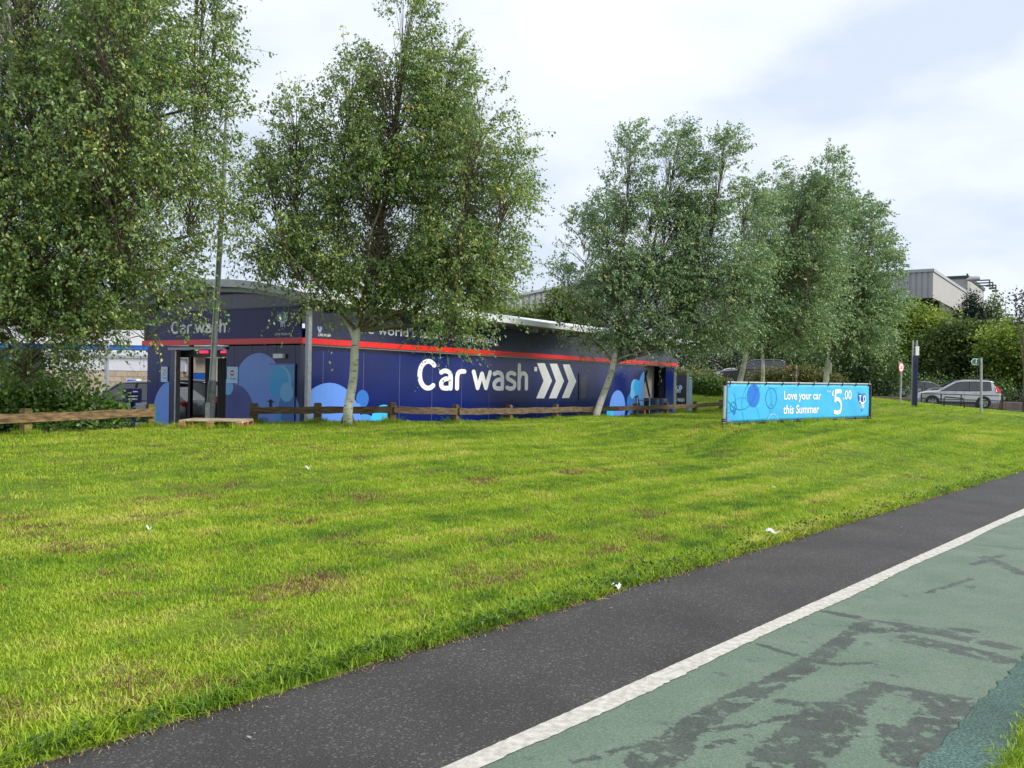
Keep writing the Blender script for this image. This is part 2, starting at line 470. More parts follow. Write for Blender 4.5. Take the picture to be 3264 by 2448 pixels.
# green coated cycle track with wet marks
def track_mat():
    m = bpy.data.materials.new('green_coating'); m.use_nodes = True
    nd, lk = m.node_tree.nodes, m.node_tree.links; b = nd['Principled BSDF']
    geo = nd.new('ShaderNodeNewGeometry')
    def noise(sc, det=5, rough=0.55, loc=None):
        n = nd.new('ShaderNodeTexNoise'); n.inputs['Scale'].default_value = sc; n.inputs['Detail'].default_value = det; n.inputs['Roughness'].default_value = rough
        lk.new(geo.outputs['Position'] if loc is None else loc, n.inputs['Vector']); return n
    def math_(op, a, c=None, clampv=False):
        n = nd.new('ShaderNodeMath'); n.operation = op; n.use_clamp = clampv
        for i, x in enumerate((a, c)):
            if x is None: continue
            if isinstance(x, (int, float)): n.inputs[i].default_value = x
            else: lk.new(x, n.inputs[i])
        return n.outputs[0]
    def vm(op, a, c=None):
        n = nd.new('ShaderNodeVectorMath'); n.operation = op
        for i, x in enumerate((a, c)):
            if x is None: continue
            if isinstance(x, (tuple, list)): n.inputs[i].default_value = x
            else: lk.new(x, n.inputs[i])
        return n
    # position shaken by noise so that outlines are ragged
    w1 = noise(7, 4, 0.6); w2 = noise(28, 3)
    off = vm('SUBTRACT', w1.outputs['Color'], (0.5, 0.5, 0.5)); off = vm('MULTIPLY', off.outputs[0], (0.085, 0.085, 0.0))
    off2 = vm('SUBTRACT', w2.outputs['Color'], (0.5, 0.5, 0.5)); off2 = vm('MULTIPLY', off2.outputs[0], (0.075, 0.075, 0.0))
    P = vm('ADD', geo.outputs['Position'], off.outputs[0]); P = vm('ADD', P.outputs[0], off2.outputs[0])
    P = vm('MULTIPLY', P.outputs[0], (1, 1, 0))
    total = None
    def seg(p, q, w0, soft=0.012):
        nonlocal total
        def g(c):
            px, py = 1600 + c[0] * 0.7523, 1350 + c[1] * 0.7523
            return Vector((*ka(*ground_ka(px, py)), 0))
        a, c = g(p), g(q); ba = c - a
        pa = vm('SUBTRACT', P.outputs[0], tuple(a))
        dt = vm('DOT_PRODUCT', pa.outputs[0], tuple(ba / ba.length_squared)).outputs['Value']
        h = math_('ADD', dt, 0.0, True)
        sc = nd.new('ShaderNodeVectorMath'); sc.operation = 'SCALE'; sc.inputs[0].default_value = tuple(ba); lk.new(h, sc.inputs['Scale'])
        dd = vm('SUBTRACT', pa.outputs[0], sc.outputs[0])
        d = vm('LENGTH', dd.outputs[0]).outputs['Value']
        r = nd.new('ShaderNodeMapRange'); r.inputs[1].default_value = w0; r.inputs[2].default_value = w0 + soft; r.inputs[3].default_value = 1; r.inputs[4].default_value = 0
        lk.new(d, r.inputs[0])
        total = r.outputs[0] if total is None else math_('MAXIMUM', total, r.outputs[0])
    seg((1370, 800), (1700, 860), 0.035); seg((1700, 860), (2140, 950), 0.07)
    seg((1750, 920), (2100, 1000), 0.10); seg((1560, 880), (1980, 880), 0.05)
    seg((1540, 850), (1330, 1010), 0.055); seg((1330, 1010), (900, 1230), 0.07); seg((900, 1230), (600, 1440), 0.075)
    seg((300, 1440), (700, 1340), 0.012); seg((700, 1340), (1260, 1245), 0.015)
    seg((1090, 940), (1290, 1000), 0.02); seg((1380, 1025), (1560, 1020), 0.012)
    seg((1180, 1460), (1430, 1230), 0.14); seg((1430, 1230), (1600, 1120), 0.06); seg((1600, 1120), (1930, 1190), 0.08)
    seg((1930, 1190), (1740, 1420), 0.12); seg((1640, 1300), (1700, 1420), 0.05); seg((1180, 1180), (1400, 1220), 0.04)
    seg((560, 940 + 180), (1100, 880), 0.03); seg((2000, 515), (2212, 535), 0.018); seg((2050, 570), (2212, 640), 0.06); seg((1800, 720), (1990, 660), 0.02)
    seg((2000, 600), (2120, 560), 0.03); seg((760, 1390), (980, 1350), 0.03); seg((640, 1440), (720, 1380), 0.09)
    # breakup inside the marks and a few free spots
    br = noise(9, 6, 0.65); rb = nd.new('ShaderNodeMapRange'); rb.inputs[1].default_value = 0.41; rb.inputs[2].default_value = 0.46; lk.new(br.outputs[0], rb.inputs[0])
    wet = math_('MULTIPLY', total, rb.outputs[0], True)
    sp = noise(5.5, 7, 0.7); rs = nd.new('ShaderNodeMapRange'); rs.inputs[1].default_value = 0.595; rs.inputs[2].default_value = 0.635; lk.new(sp.outputs[0], rs.inputs[0])
    sp2 = noise(1.1, 2); rs2 = nd.new('ShaderNodeMapRange'); rs2.inputs[1].default_value = 0.44; rs2.inputs[2].default_value = 0.55; lk.new(sp2.outputs[0], rs2.inputs[0])
    spots = math_('MULTIPLY', rs.outputs[0], rs2.outputs[0], True)
    wet = math_('MAXIMUM', wet, math_('MULTIPLY', spots, 0.8))
    fine = noise(85, 4, 0.7); mott = noise(2.3, 6)
    mx = nd.new('ShaderNodeMix'); mx.data_type = 'RGBA'; mx.inputs[6].default_value = (0.078, 0.124, 0.086, 1); mx.inputs[7].default_value = (0.155, 0.205, 0.155, 1)
    mix_f = math_('ADD', math_('MULTIPLY', fine.outputs[0], 0.72), math_('MULTIPLY', mott.outputs[0], 0.28))
    r3 = nd.new('ShaderNodeMapRange'); r3.inputs[1].default_value = 0.38; r3.inputs[2].default_value = 0.62; lk.new(mix_f, r3.inputs[0]); lk.new(r3.outputs[0], mx.inputs[0])
    m2 = nd.new('ShaderNodeMix'); m2.data_type = 'RGBA'; dk_ = nd.new('ShaderNodeMix'); dk_.data_type = 'RGBA'; dk_.inputs[6].default_value = (0.022, 0.027, 0.024, 1); dk_.inputs[7].default_value = (0.066, 0.076, 0.066, 1); lk.new(r3.outputs[0], dk_.inputs[0]); lk.new(dk_.outputs[2], m2.inputs[7])
    lk.new(mx.outputs[2], m2.inputs[6]); fd = noise(2.6, 5, .65); rf = nd.new('ShaderNodeMapRange'); rf.inputs[1].default_value = .35; rf.inputs[2].default_value = .6; rf.inputs[3].default_value = .68; rf.inputs[4].default_value = .95; lk.new(fd.outputs[0], rf.inputs[0]); lk.new(math_('MULTIPLY', wet, rf.outputs[0]), m2.inputs[0])
    lk.new(m2.outputs[2], b.inputs['Base Color'])
    rr = nd.new('ShaderNodeMapRange'); rr.inputs[3].default_value = 0.85; rr.inputs[4].default_value = 0.6; lk.new(wet, rr.inputs[0]); lk.new(rr.outputs[0], b.inputs['Roughness'])
    bp = nd.new('ShaderNodeBump'); bp.inputs['Strength'].default_value = 0.8; bp.inputs['Distance'].default_value = 0.006
    lk.new(fine.outputs[0], bp.inputs['Height']); lk.new(bp.outputs[0], b.inputs['Normal'])
    return m
sheet_ka('cycle_track', [(k * 1.0, -2.46, -1.02) for k in range(-6, 46)], 0.004, track_mat())

m_line = mat('worn_white_paint', (0.53, 0.51, 0.46), 0.7, var=0.10, vscale=25, dirt=(0.36, 0.345, 0.30), bump=0.3, bscale=150)
rows = []
k = -4.0
while k < 46:
    j = random.gauss(0, 0.004); rows.append((k, -2.552 + random.gauss(0, 0.0015), -2.43 + j + 0.012 * math.sin(k * 2.1)))
    k += 0.035 if k < 10 else 0.3
sheet_ka('lane_line', rows, 0.009, m_line)

m_teal = asphalt_mat('teal_surfacing', (0.055, 0.110, 0.092), (0.13, 0.20, 0.17), sc=90)
rows = []; k = -4.0
while k < 40:
    rows.append((k, -1.12 + random.gauss(0, 0.008), -0.8)); k += 0.06
sheet_ka('teal_path_edge', rows, 0.010, m_teal)

def lawn_mat():
    m = bpy.data.materials.new('lawn_turf'); m.use_nodes = True
    nd, lk = m.node_tree.nodes, m.node_tree.links; b = nd['Principled BSDF']
    geo = nd.new('ShaderNodeNewGeometry')
    n1 = nd.new('ShaderNodeTexNoise'); n1.inputs['Scale'].default_value = 0.7; n1.inputs['Detail'].default_value = 7; n1.inputs['Roughness'].default_value = 0.6
    n2 = nd.new('ShaderNodeTexNoise'); n2.inputs['Scale'].default_value = 45; n2.inputs['Detail'].default_value = 4
    for n in (n1, n2): lk.new(geo.outputs['Position'], n.inputs['Vector'])
    r = nd.new('ShaderNodeValToRGB'); el = r.color_ramp.elements
    el[0].position, el[0].color = 0.3, (0.08, 0.14, 0.012, 1); el[1].position, el[1].color = 0.7, (0.19, 0.27, 0.02, 1)
    lk.new(n1.outputs[0], r.inputs[0])
    mx = nd.new('ShaderNodeMix'); mx.data_type = 'RGBA'; mx.blend_type = 'MULTIPLY'; mx.inputs[0].default_value = 1
    r2 = nd.new('ShaderNodeMapRange'); r2.inputs[1].default_value = 0.3; r2.inputs[2].default_value = 0.7; r2.inputs[3].default_value = 0.55; r2.inputs[4].default_value = 1.15
    lk.new(n2.outputs[0], r2.inputs[0]); lk.new(r.outputs[0], mx.inputs[6]); lk.new(r2.outputs[0], mx.inputs[7])
    lk.new(mx.outputs[2], b.inputs['Base Color']); b.inputs['Roughness'].default_value = 0.85; b.inputs['Specular IOR Level'].default_value = 0.2
    bp = nd.new('ShaderNodeBump'); bp.inputs['Strength'].default_value = 0.8; bp.inputs['Distance'].default_value = 0.03
    lk.new(n2.outputs[0], bp.inputs['Height']); lk.new(bp.outputs[0], b.inputs['Normal'])
    return m
m_lawn = lawn_mat()
def road_b_limit(k):      # the lawn stops at the kerb of the road on the right
    return np.where(k < 47.5, 99.0, np.where(k > 52, -1, 99.0))
kk = np.arange(-12, 56, 0.4)
bb = np.concatenate([[-0.06, 0.0, 0.06, 0.15, 0.3, 0.5, 0.8], np.arange(1.2, 27, 0.4)])
KK, BB = np.meshgrid(kk, bb, indexing='ij')
jit = np.where(np.abs(BB) < 0.2, rng.normal(0, 0.025, (len(kk), 1)), 0)
Zl = lawn_z(KK.ravel(), BB.ravel()).reshape(KK.shape)
Zl[:, 0] = -0.04
Zl += np.where(BB > 0.5, rng.normal(0, 0.006, KK.shape), 0)
Xl, Yl = ka(KK, -3.82 - BB + jit)
fbk = fence_b(KK)
keep = (BB < fbk + 1.7) | (KK > 35.0)
# road edge
def road_y(x): return 50.6 - 0.36 * (x - 26.0) * 0.9
keep &= Yl < np.where(Xl > 12, road_y(Xl) - 0.0, 54)
idx = np.arange(KK.size).reshape(KK.shape)
q = keep[:-1, :-1] & keep[1:, :-1] & keep[1:, 1:] & keep[:-1, 1:]
faces = np.stack([idx[:-1, :-1][q], idx[:-1, 1:][q], idx[1:, 1:][q], idx[1:, :-1][q]], 1)
me = np_mesh('lawn', np.stack([Xl.ravel(), Yl.ravel(), Zl.ravel()], 1), faces, smooth=True)
if me.polygons[100].normal.z < 0: me.flip_normals()
lo = link('lawn', me, m_lawn); lo['kind'] = 'structure'

vv = MB()
for i in range(-6, 20):
    pass
rows_v = [(k * 0.5, -0.86 + random.gauss(0, 0.03), 5.0) for k in range(-14, 60)]
sheet_ka('verge', rows_v, 0.02, m_lawn)

# forecourt asphalt round the building, and the road on the right
m_lot = asphalt_mat('grey_asphalt', (0.11, 0.11, 0.11), (0.2, 0.2, 0.2), sc=60)
def flat(name, pts, m):
    b = MB(); b.add(pts, [tuple(range(len(pts)))]); o = b.build(name, m); o['kind'] = 'structure'; return o
flat('forecourt', [(-70, 8, -0.06), (-9, 8, -0.06), (14, 45, -0.06), (14, 100, -0.06), (-70, 100, -0.06)], m_lot)
def road_z(x, y): return 0.48 - 0.035 * (x - 27) + 0.012 * (y - 53)
def on_road(x, y): return (x, y, road_z(x, y))
flat('road', [on_road(13, 55.2), on_road(48, 42.5), on_road(60, 52), on_road(20, 72), on_road(10, 68)], mat('road_asphalt', (0.15, 0.15, 0.155), 0.8, var=0.15, vscale=2, bump=0.2, bscale=60))
flat('far_car_park', [(14, 72, 0.7), (60, 54, 0.3), (80, 110, 0.8), (14, 110, 0.8)], m_lot)
flat('upper_car_park', [(8, 55, 1.55), (21, 55.5, 1.55), (26, 70, 1.6), (26, 100, 1.6), (4, 100, 1.6), (4, 60, 1.55)], m_lot)

# ------------------------------------------------------------------ car wash building
CW = (-4.99, 20.5)
FS = Frame(CW, (0.552, 0.834), (0.834, -0.552))         # long side wall
FF = Frame(CW, (-0.834, 0.552), (-0.552, -0.834))       # end wall with the drive-through
m_navy = mat('navy_gloss_panel', (0.003, 0.012, 0.118), 0.16, spec=0.35, coat=0.1, var=0.14, vscale=1.5)
m_navyd = mat('dark_navy_panel', (0.006, 0.009, 0.050), 0.22, spec=0.5, coat=0.25, var=0.08, vscale=1.2)
m_red = mat('red_band_paint', (0.80, 0.012, 0.010), 0.35, coat=0.2, var=0.05)
m_white = mat('white_vinyl', (0.90, 0.90, 0.91), 0.4, var=0.02)
m_peri = mat('periwinkle_vinyl', (0.125, 0.29, 0.80), 0.3, coat=0.2, var=0.03)
m_sky = mat('sky_blue_vinyl', (0.085, 0.31, 0.74), 0.3, coat=0.2, var=0.03)
m_cyan = mat('cyan_vinyl', (0.010, 0.36, 0.82), 0.3, coat=0.2, var=0.03)
m_aqua = mat('aqua_vinyl', (0.05, 0.52, 0.85), 0.3, coat=0.2, var=0.03)
m_pale = mat('pale_blue_vinyl', (0.15, 0.45, 0.82), 0.3, coat=0.2, var=0.03)
m_mid = mat('mid_blue_vinyl', (0.030, 0.16, 0.55), 0.3, coat=0.2, var=0.03)
m_indigo = mat('indigo_vinyl', (0.045, 0.070, 0.29), 0.3, coat=0.2, var=0.03)
m_signblue = mat('sign_pale_blue', (0.42, 0.66, 0.88), 0.4, var=0.02)
m_galv = mat('galvanised_steel', (0.42, 0.44, 0.46), 0.45, metal=0.55, var=0.18, vscale=9, bump=0.1)
m_roofw = mat('white_roof_sheet', (0.72, 0.74, 0.76), 0.45, var=0.06, vscale=2)
m_soff = mat('grey_soffit', (0.46, 0.47, 0.48), 0.5, var=0.08)
m_black = mat('black_rubber', (0.012, 0.012, 0.013), 0.6, var=0.3)
m_dkgrey = mat('dark_grey_steel', (0.035, 0.036, 0.04), 0.45, var=0.2)
m_joint = mat('panel_joint', (0.26, 0.29, 0.46), 0.5)
m_glass = glass('clear_glazing', (0.03, 0.035, 0.04), 0.28)
m_int = mat('inner_wall_grey', (0.44, 0.42, 0.37), 0.6, var=0.12, vscale=2)
m_redlamp = mat('red_lamp', (1.0, 0.02, 0.05), 0.4, emit=1.6)
m_conc = mat('floor_concrete', (0.24, 0.24, 0.23), 0.7, var=0.15, vscale=3)

cw = thing('car_wash', 'long navy blue car wash hall with red band, arched roof and pale bubble graphics', 'car wash', (CW[0], CW[1], 0))
wt = lambda px, py=1200, off=0: FS.hit(px, py, off)[0]
ft = lambda px, py=1200, off=0: FF.hit(px, py, off)[0]
T_END = wt(2150); W = ft(469)
Z0, ZB0, ZB1, ZT = -0.05, 2.42, 2.565, 3.30
t_open0, t_open1 = wt(2054), wt(2122)
s_o0, s_o1 = ft(720), ft(541)
# side wall panels, every one a sheet of its own with an open joint
jt = [0.06] + [wt(x) for x in (1030, 1159, 1274, 1378, 1472, 1560, 1640, 1714, 1781, 1842, 1903)]
d_ = (jt[-1] - jt[1]) / 10
while jt[-1] + d_ < t_open0 - 0.4: jt.append(jt[-1] + d_)
jt.append(t_open0)
for a, c in zip(jt[:-1], jt[1:]):
    MB().fbox(FS, a + 0.006, c - 0.006, Z0, ZB0 - 0.04, -0.05, 0.0).build('wall_panel', m_navy, cw)
MB().fbox(FS, t_open1, T_END, Z0, ZB0 - 0.04, -0.05, 0.0).build('wall_panel', m_navy, cw)
for a in jt[1:-1]: MB().fbox(FS, a - 0.010, a + 0.010, Z0, ZB0 - 0.06, -0.051, -0.004).build('panel_joint', m_joint, cw)
# end wall panels
js = [0.06, ft(941), ft(880), ft(852), ft(803), ft(746), s_o0]
for a, c in zip(js[:-1], js[1:]):
    if c - a > 0.05: MB().fbox(FF, a + 0.005, c - 0.005, Z0, ZB0 - 0.03, -0.05, 0.0).build('wall_panel', m_navy, cw)
for a, c in ((s_o1, ft(503)), (ft(503), W)):
    MB().fbox(FF, a + 0.005, c - 0.005, Z0, ZB0 - 0.03, -0.05, 0.0).build('wall_panel', m_navy, cw)
MB().fbox(FF, s_o0, s_o1, ZB0 - 0.12, ZB0 - 0.03, -0.05, -0.002).build('lintel', m_dkgrey, cw)
# fascia panels
ts = [0.1 + i * (T_END - 0.1) / 9 for i in range(10)]
for a, c in zip(ts[:-1], ts[1:]):
    MB().fbox(FS, a + 0.004, c - 0.004, ZB1, ZT, -0.02, 0.10).build('fascia_panel', m_navyd, cw)
for a, c in ((0.04, W - 0.25), (W - 0.25, W + 0.02)):
    MB().fbox(FF, a + 0.004, c - 0.004, ZB1, ZT, -0.02, 0.10).build('fascia_panel', mat('sky_sheen_navy_panel', (0.022, 0.030, 0.150), 0.4, spec=0.3, coat=0.05, var=0.05), cw)  # sky reflection is put into the colour: lighter navy than the side fascia
MB().fbox(FF, 0.0, W + 0.05, ZT, ZT + 0.035, -0.02, 0.13).build('fascia_cap', m_navy, cw)
# red band along both walls
for a, c in zip(ts[:-1], ts[1:]):
    MB().fbox(FS, a + (0.0 if a < 0.2 else 0.004), c - 0.004, ZB0 + 0.003, ZB1 - 0.003, -0.02, 0.15).build('red_band', m_red, cw)
MB().fbox(FF, -0.10, W + 0.04, ZB0 + 0.003, ZB1 - 0.003, 0.0, 0.15).build('red_band', m_red, cw)
MB().fbox(FS, 0.1, T_END, ZB0 - 0.038, ZB0, -0.03, 0.11).build('band_gutter', m_soff, cw)
# corner post, downpipe
MB().fbox(FF, -0.02, 0.055, Z0, ZB0 - 0.001, -0.10, 0.01).build('corner_post', m_navyd, cw)
tcol, _ = FS.hit(981, 1200, 0.30)
p0, p1 = FS.pt(tcol, Z0, 0.30), FS.pt(tcol, ZT - 0.02, 0.30)
dp = MB().fbox(FS, tcol - 0.055, tcol + 0.055, Z0, ZT - 0.03, 0.26, 0.36).build('canopy_post', m_galv, cw)
# shell: inner walls, far end, floor, ceiling
MB().fbox(FS, 0.3, t_open0, Z0, 3.25, -0.25, -0.12).build('inner_wall', m_int, cw)
MB().fbox(FS, 4.2, T_END - 0.1, Z0, 3.25, -W + 0.05, -W + 0.15).build('inner_wall', m_int, cw)
MB().fbox(FS, 0.0, T_END, Z0 - 0.1, Z0 + 0.02, -W, -0.06).build('floor_slab', m_conc, cw)
MB().fbox(FS, 0.05, T_END, 2.75, 2.8, -W, -0.06).build('ceiling', m_dkgrey, cw)
MB().fbox(FS, T_END - 0.12, T_END, Z0, 3.25, -1.3, -0.06).build('end_wall', m_navyd, cw)
MB().fbox(FS, T_END - 0.12, T_END, 2.5, 3.25, -W, -1.3).build('end_wall', m_navyd, cw)
MB().fbox(FS, t_open0 + 0.002, t_open1 - 0.002, 0.40, 2.40, -0.62, -0.56).build('bay_back_wall', m_int, cw)
MB().fbox(FS, t_open0 - 0.12, t_open0 - 0.003, Z0, 2.5, -2.6, -0.06).build('bay_side_wall', m_int, cw)
MB().fbox(FS, t_open0, T_END, Z0, 2.5, -2.6, -2.5).build('bay_rear_wall', m_int, cw)
# glazed left side of the drive-through: frames and panes
FL = Frame(tuple(FF.pt(W - 0.06, 0)[:2]), FS.d, (-0.834, 0.552))
for t in (0.12, 1.35, 2.75, 4.15):
    MB().fbox(FL, t - 0.05, t + 0.05, Z0, 2.75, -0.06, 0.04).build('window_mullion', m_dkgrey, cw)
for z in (0.1, 2.55): MB().fbox(FL, 0.12, 4.15, z, z + 0.1, -0.05, 0.03).build('window_rail', m_galv if z < 1 else m_dkgrey, cw)
for a, c in ((0.17, 1.3), (1.4, 2.7), (2.8, 4.1)):
    MB().fbox(FL, a, c, 0.2, 2.55, -0.012, 0.0).build('window_pane', m_glass, cw)
# entrance jambs, lintel strip, curtains, red lights
MB().fbox(FF, s_o1 - 0.20, s_o1 - 0.004, Z0, ZB0 - 0.12, -0.10, -0.002).build('entrance_jamb', m_navyd, cw)
MB().fbox(FF, s_o1 - 0.26, s_o1 - 0.205, Z0, ZB0 - 0.12, -0.14, -0.004).build('entrance_jamb', m_galv, cw)
MB().fbox(FF, s_o0 - 0.02, s_o1, ZB0 - 0.115, ZB0 - 0.05, 0.0, 0.07).build('lintel_strip', m_soff, cw)
MB().fbox(FF, s_o0, s_o1, ZB0 - 0.30, ZB0 - 0.121, -0.35, -0.30).build('door_track', m_dkgrey, cw)
for pa, pc in ((655, 676), (695, 722)):
    sa, sc = FF.hit(pc, 1200, -0.45)[0], FF.hit(pa, 1200, -0.45)[0]
    n = 6
    for i in range(n):
        x = sa + (i + 0.5) * (sc - sa) / n
        MB().tube([FF.pt(x, 0.30, -0.45), FF.pt(x, 1.2, -0.46), FF.pt(x, 2.1, -0.45)], [(sc - sa) / n * 0.62] * 3, 7).build('curtain_strip', m_black, cw, smooth=True)
    MB().fbox(FF, sa, sc, Z0, 0.27, -0.55, -0.38).build('brush_plinth', m_soff, cw)
a0, a1 = FF.hit(664, 1110, -0.3)[0], FF.hit(642, 1110, -0.3)[0]
MB().fbox(FF, a0, a1, ZB0 - 0.19, ZB0 - 0.135, -0.30, -0.24).build('red_lamp', m_redlamp, cw)
a0, a1 = FF.hit(721, 1110, -0.3)[0], FF.hit(710, 1110, -0.3)[0]
MB().fbox(FF, a0, a1, ZB0 - 0.19, ZB0 - 0.145, -0.30, -0.24).build('red_lamp', m_redlamp, cw)

# roof: shallow barrel vault along the hall, over-sailing all round
def arc_z(s):
    q = (s - W / 2) / (W / 2 + 0.75); return 4.02 - 0.50 * q * q
def vault(o0, o1, s0, s1, dz0, dz1, seg=28):
    """o: outward distance from the end wall (positive towards the viewer); s across."""
    b = MB(); vs = []
    for i in range(seg + 1):
        s = s0 + (s1 - s0) * i / seg
        for o in (o0, o1):
            for dz in (dz0, dz1): vs.append(FF.pt(s, arc_z(s) + dz, o))
    fs = []
    for i in range(seg):
        p, q = i * 4, i * 4 + 4
        fs += [(p + 1, q + 1, q + 3, p + 3), (p, p + 2, q + 2, q), (p, q, q + 1, p + 1), (p + 2, p + 3, q + 3, q + 2)]
    fs += [(0, 1, 3, 2), tuple(seg * 4 + x for x in (0, 2, 3, 1))]
    return b.add(vs, fs)
vault(-T_END - 0.5, 0.52, -0.75, W + 0.75, -0.04, 0.0).build('roof', m_roofw, cw, smooth=True)
vault(0.522, 0.60, -0.78, W + 0.78, -0.17, 0.012).build('roof_verge', mat('pale_verge_trim', (0.62, 0.64, 0.66), 0.5, var=0.06), cw, smooth=True)
vault(0.0, 0.30, -0.3, W + 0.3, -0.27, -0.17).build('verge_soffit', m_roofw, cw, smooth=True)
# gable wall above the sign band
b = MB(); poly = [(0.05, ZT + 0.02)] + [(s, arc_z(s) - 0.2) for s in np.linspace(0.05, W - 0.02, 20)] + [(W - 0.02, ZT + 0.02)]
b.fpoly(FF, poly, 0.012, 0.05).build('gable_panel', m_navyd, cw)
for s in (W * 0.42, W * 0.6): MB().fbox(FF, s - 0.006, s + 0.006, ZT + 0.05, arc_z(s) - 0.28, 0.0, 0.0135).build('panel_joint', m_joint, cw)
MB().fbox(FS, -0.5, T_END + 0.5, 3.40, 3.565, 0.68, 0.78).build('eaves_fascia', m_roofw, cw)
MB().fbox(FS, -0.45, T_END + 0.4, 3.385, 3.40, 0.0, 0.70).build('eaves_soffit', m_soff, cw)
for t in np.linspace(1, T_END - 1, 8):
    MB().fbox(FS, t - 0.04, t + 0.04, 3.24, 3.384, 0.11, 0.5).build('eaves_bracket', m_soff, cw)

# graphics: flat vinyl on the side wall
def circ(F, px, py, rv, m, off, lim, name='bubble_graphic', pxr=None):
    t, z = F.hit(px, py); Zd = F.O[1] + F.d[1] * t; r = rv / FPX * Zd
    poly = clip(disc(t, z, r, n=44), *lim)
    if len(poly) > 2: MB().fpoly(F, poly, off, 0.0).build(name, m, cw)
limL = (0.10, wt(1236), Z0 + 0.0, 2.3)
circ(FS, 1160, 1392, 72, m_sky, 0.004, limL); circ(FS, 1222, 1352, 62, m_aqua, 0.0055, limL)
circ(FS, 1155, 1272, 29, m_mid, 0.003, limL)
circ(FS, 1048, 1368, 148, m_peri, 0.007, limL); circ(FS, 1140, 1300, 14, m_peri, 0.0085, limL)
limR = (0, t_open0 - 0.01, Z0, 2.3)
circ(FS, 2062, 1245, 66, m_sky, 0.003, limR); circ(FS, 2012, 1285, 33, m_mid, 0.0045, limR)
circ(FS, 1968, 1300, 56, m_peri, 0.006, limR); circ(FS, 2022, 1236, 27, m_pale, 0.0075, limR); circ(FS, 2029, 1235, 25.5, m_cyan, 0.009, limR)
circ(FS, 2015, 1255, 16, m_pale, 0.0105, limR)
circ(FS, 1944, 1318, 24, m_aqua, 0.008, limR); circ(FS, 1904, 1302, 12, m_aqua, 0.0045, limR)
circ(FS, 1982, 1327, 7, m_mid, 0.0075, limR); circ(FS, 2003, 1322, 8, m_pale, 0.0075, limR)
circ(FS, 2168, 1300, 60, m_peri, 0.003, (t_open1 + 0.5, T_END, Z0, 2.0))
# big white lettering
ta, tb = wt(1328, 1200), wt(1681, 1200)
zb = FS.hit(1500, 1246)[1]; zc = FS.hit(1372, 1143)[1]
stroke_word(FS, 'Car wash', ta, tb, zb, zc - zb, 0.006, m_white, 'lettering', cw, 0.148)
def c3(x, y): return (1600 + x * 0.3617, 900 + y * 0.3617)
for dx in (0, 112, 226):
    sc = {0: 1.0, 112: 0.955, 226: 0.905}[dx]
    P = [(308, 712), (308 + 67 * sc, 712), (308 + 132 * sc, 868), (308 + 62 * sc, 1022), (308 - 8 * sc, 1022), (308 + 57 * sc, 868)]
    P = [(x + dx, 867 + (y - 867) * (1 if dx == 0 else (0.985 if dx == 112 else 0.955)) + dx * 0.018) for x, y in P]
    MB().fpoly(FS, [FS.hit(*c3(*p)) for p in P], 0.006).build('chevron_graphic', m_white, cw)
P = [FS.hit(*c3(*p)) for p in ((280, 745), (303, 746), (303, 784), (280, 783))]
zz = [p[1] for p in P]
MB().fbox(FS, P[0][0], P[1][0], min(zz), max(zz), 0.001, 0.03).build('notice_plate', m_white, cw)
h0, h1 = FS.hit(*c3(672, 1035)), FS.hit(*c3(752, 803))
MB().fbox(FS, h0[0], h1[0], h0[1], h1[1], 0.001, 0.025).build('access_hatch', m_navy, cw)
MB().fbox(FS, h0[0] + 0.12, h1[0] - 0.12, h0[1] + 0.06, h1[1] - 0.05, 0.026, 0.03).build('hatch_panel', m_navyd, cw)
# slogan on the upper fascia
FSf = Frame(tuple(FS.pt(0, 0, 0.103)[:2]), FS.d, FS.n)
za = FSf.hit(1225, 1067)[1]
text_on(FSf, "The world's favourite car wash", wt(1112, 1050), wt(1577, 1080), za, za + 0.245, 0.002, mat('grey_white_lettering', (0.62, 0.62, 0.66), 0.4), 'slogan_lettering', cw, bold=0.012, baseline=True)
text_on(FSf, 'CAR WASH', wt(1004, 1066), wt(1044, 1066), FSf.hit(1024, 1072)[1], FSf.hit(1024, 1063)[1], 0.002, m_white, 'small_lettering', cw, bold=0.02)
text_on(FSf, 'In', wt(2131, 1140), wt(2139, 1140), FSf.hit(2135, 1138)[1], FSf.hit(2135, 1130)[1], 0.002, m_white, 'small_lettering', cw, bold=0.02)

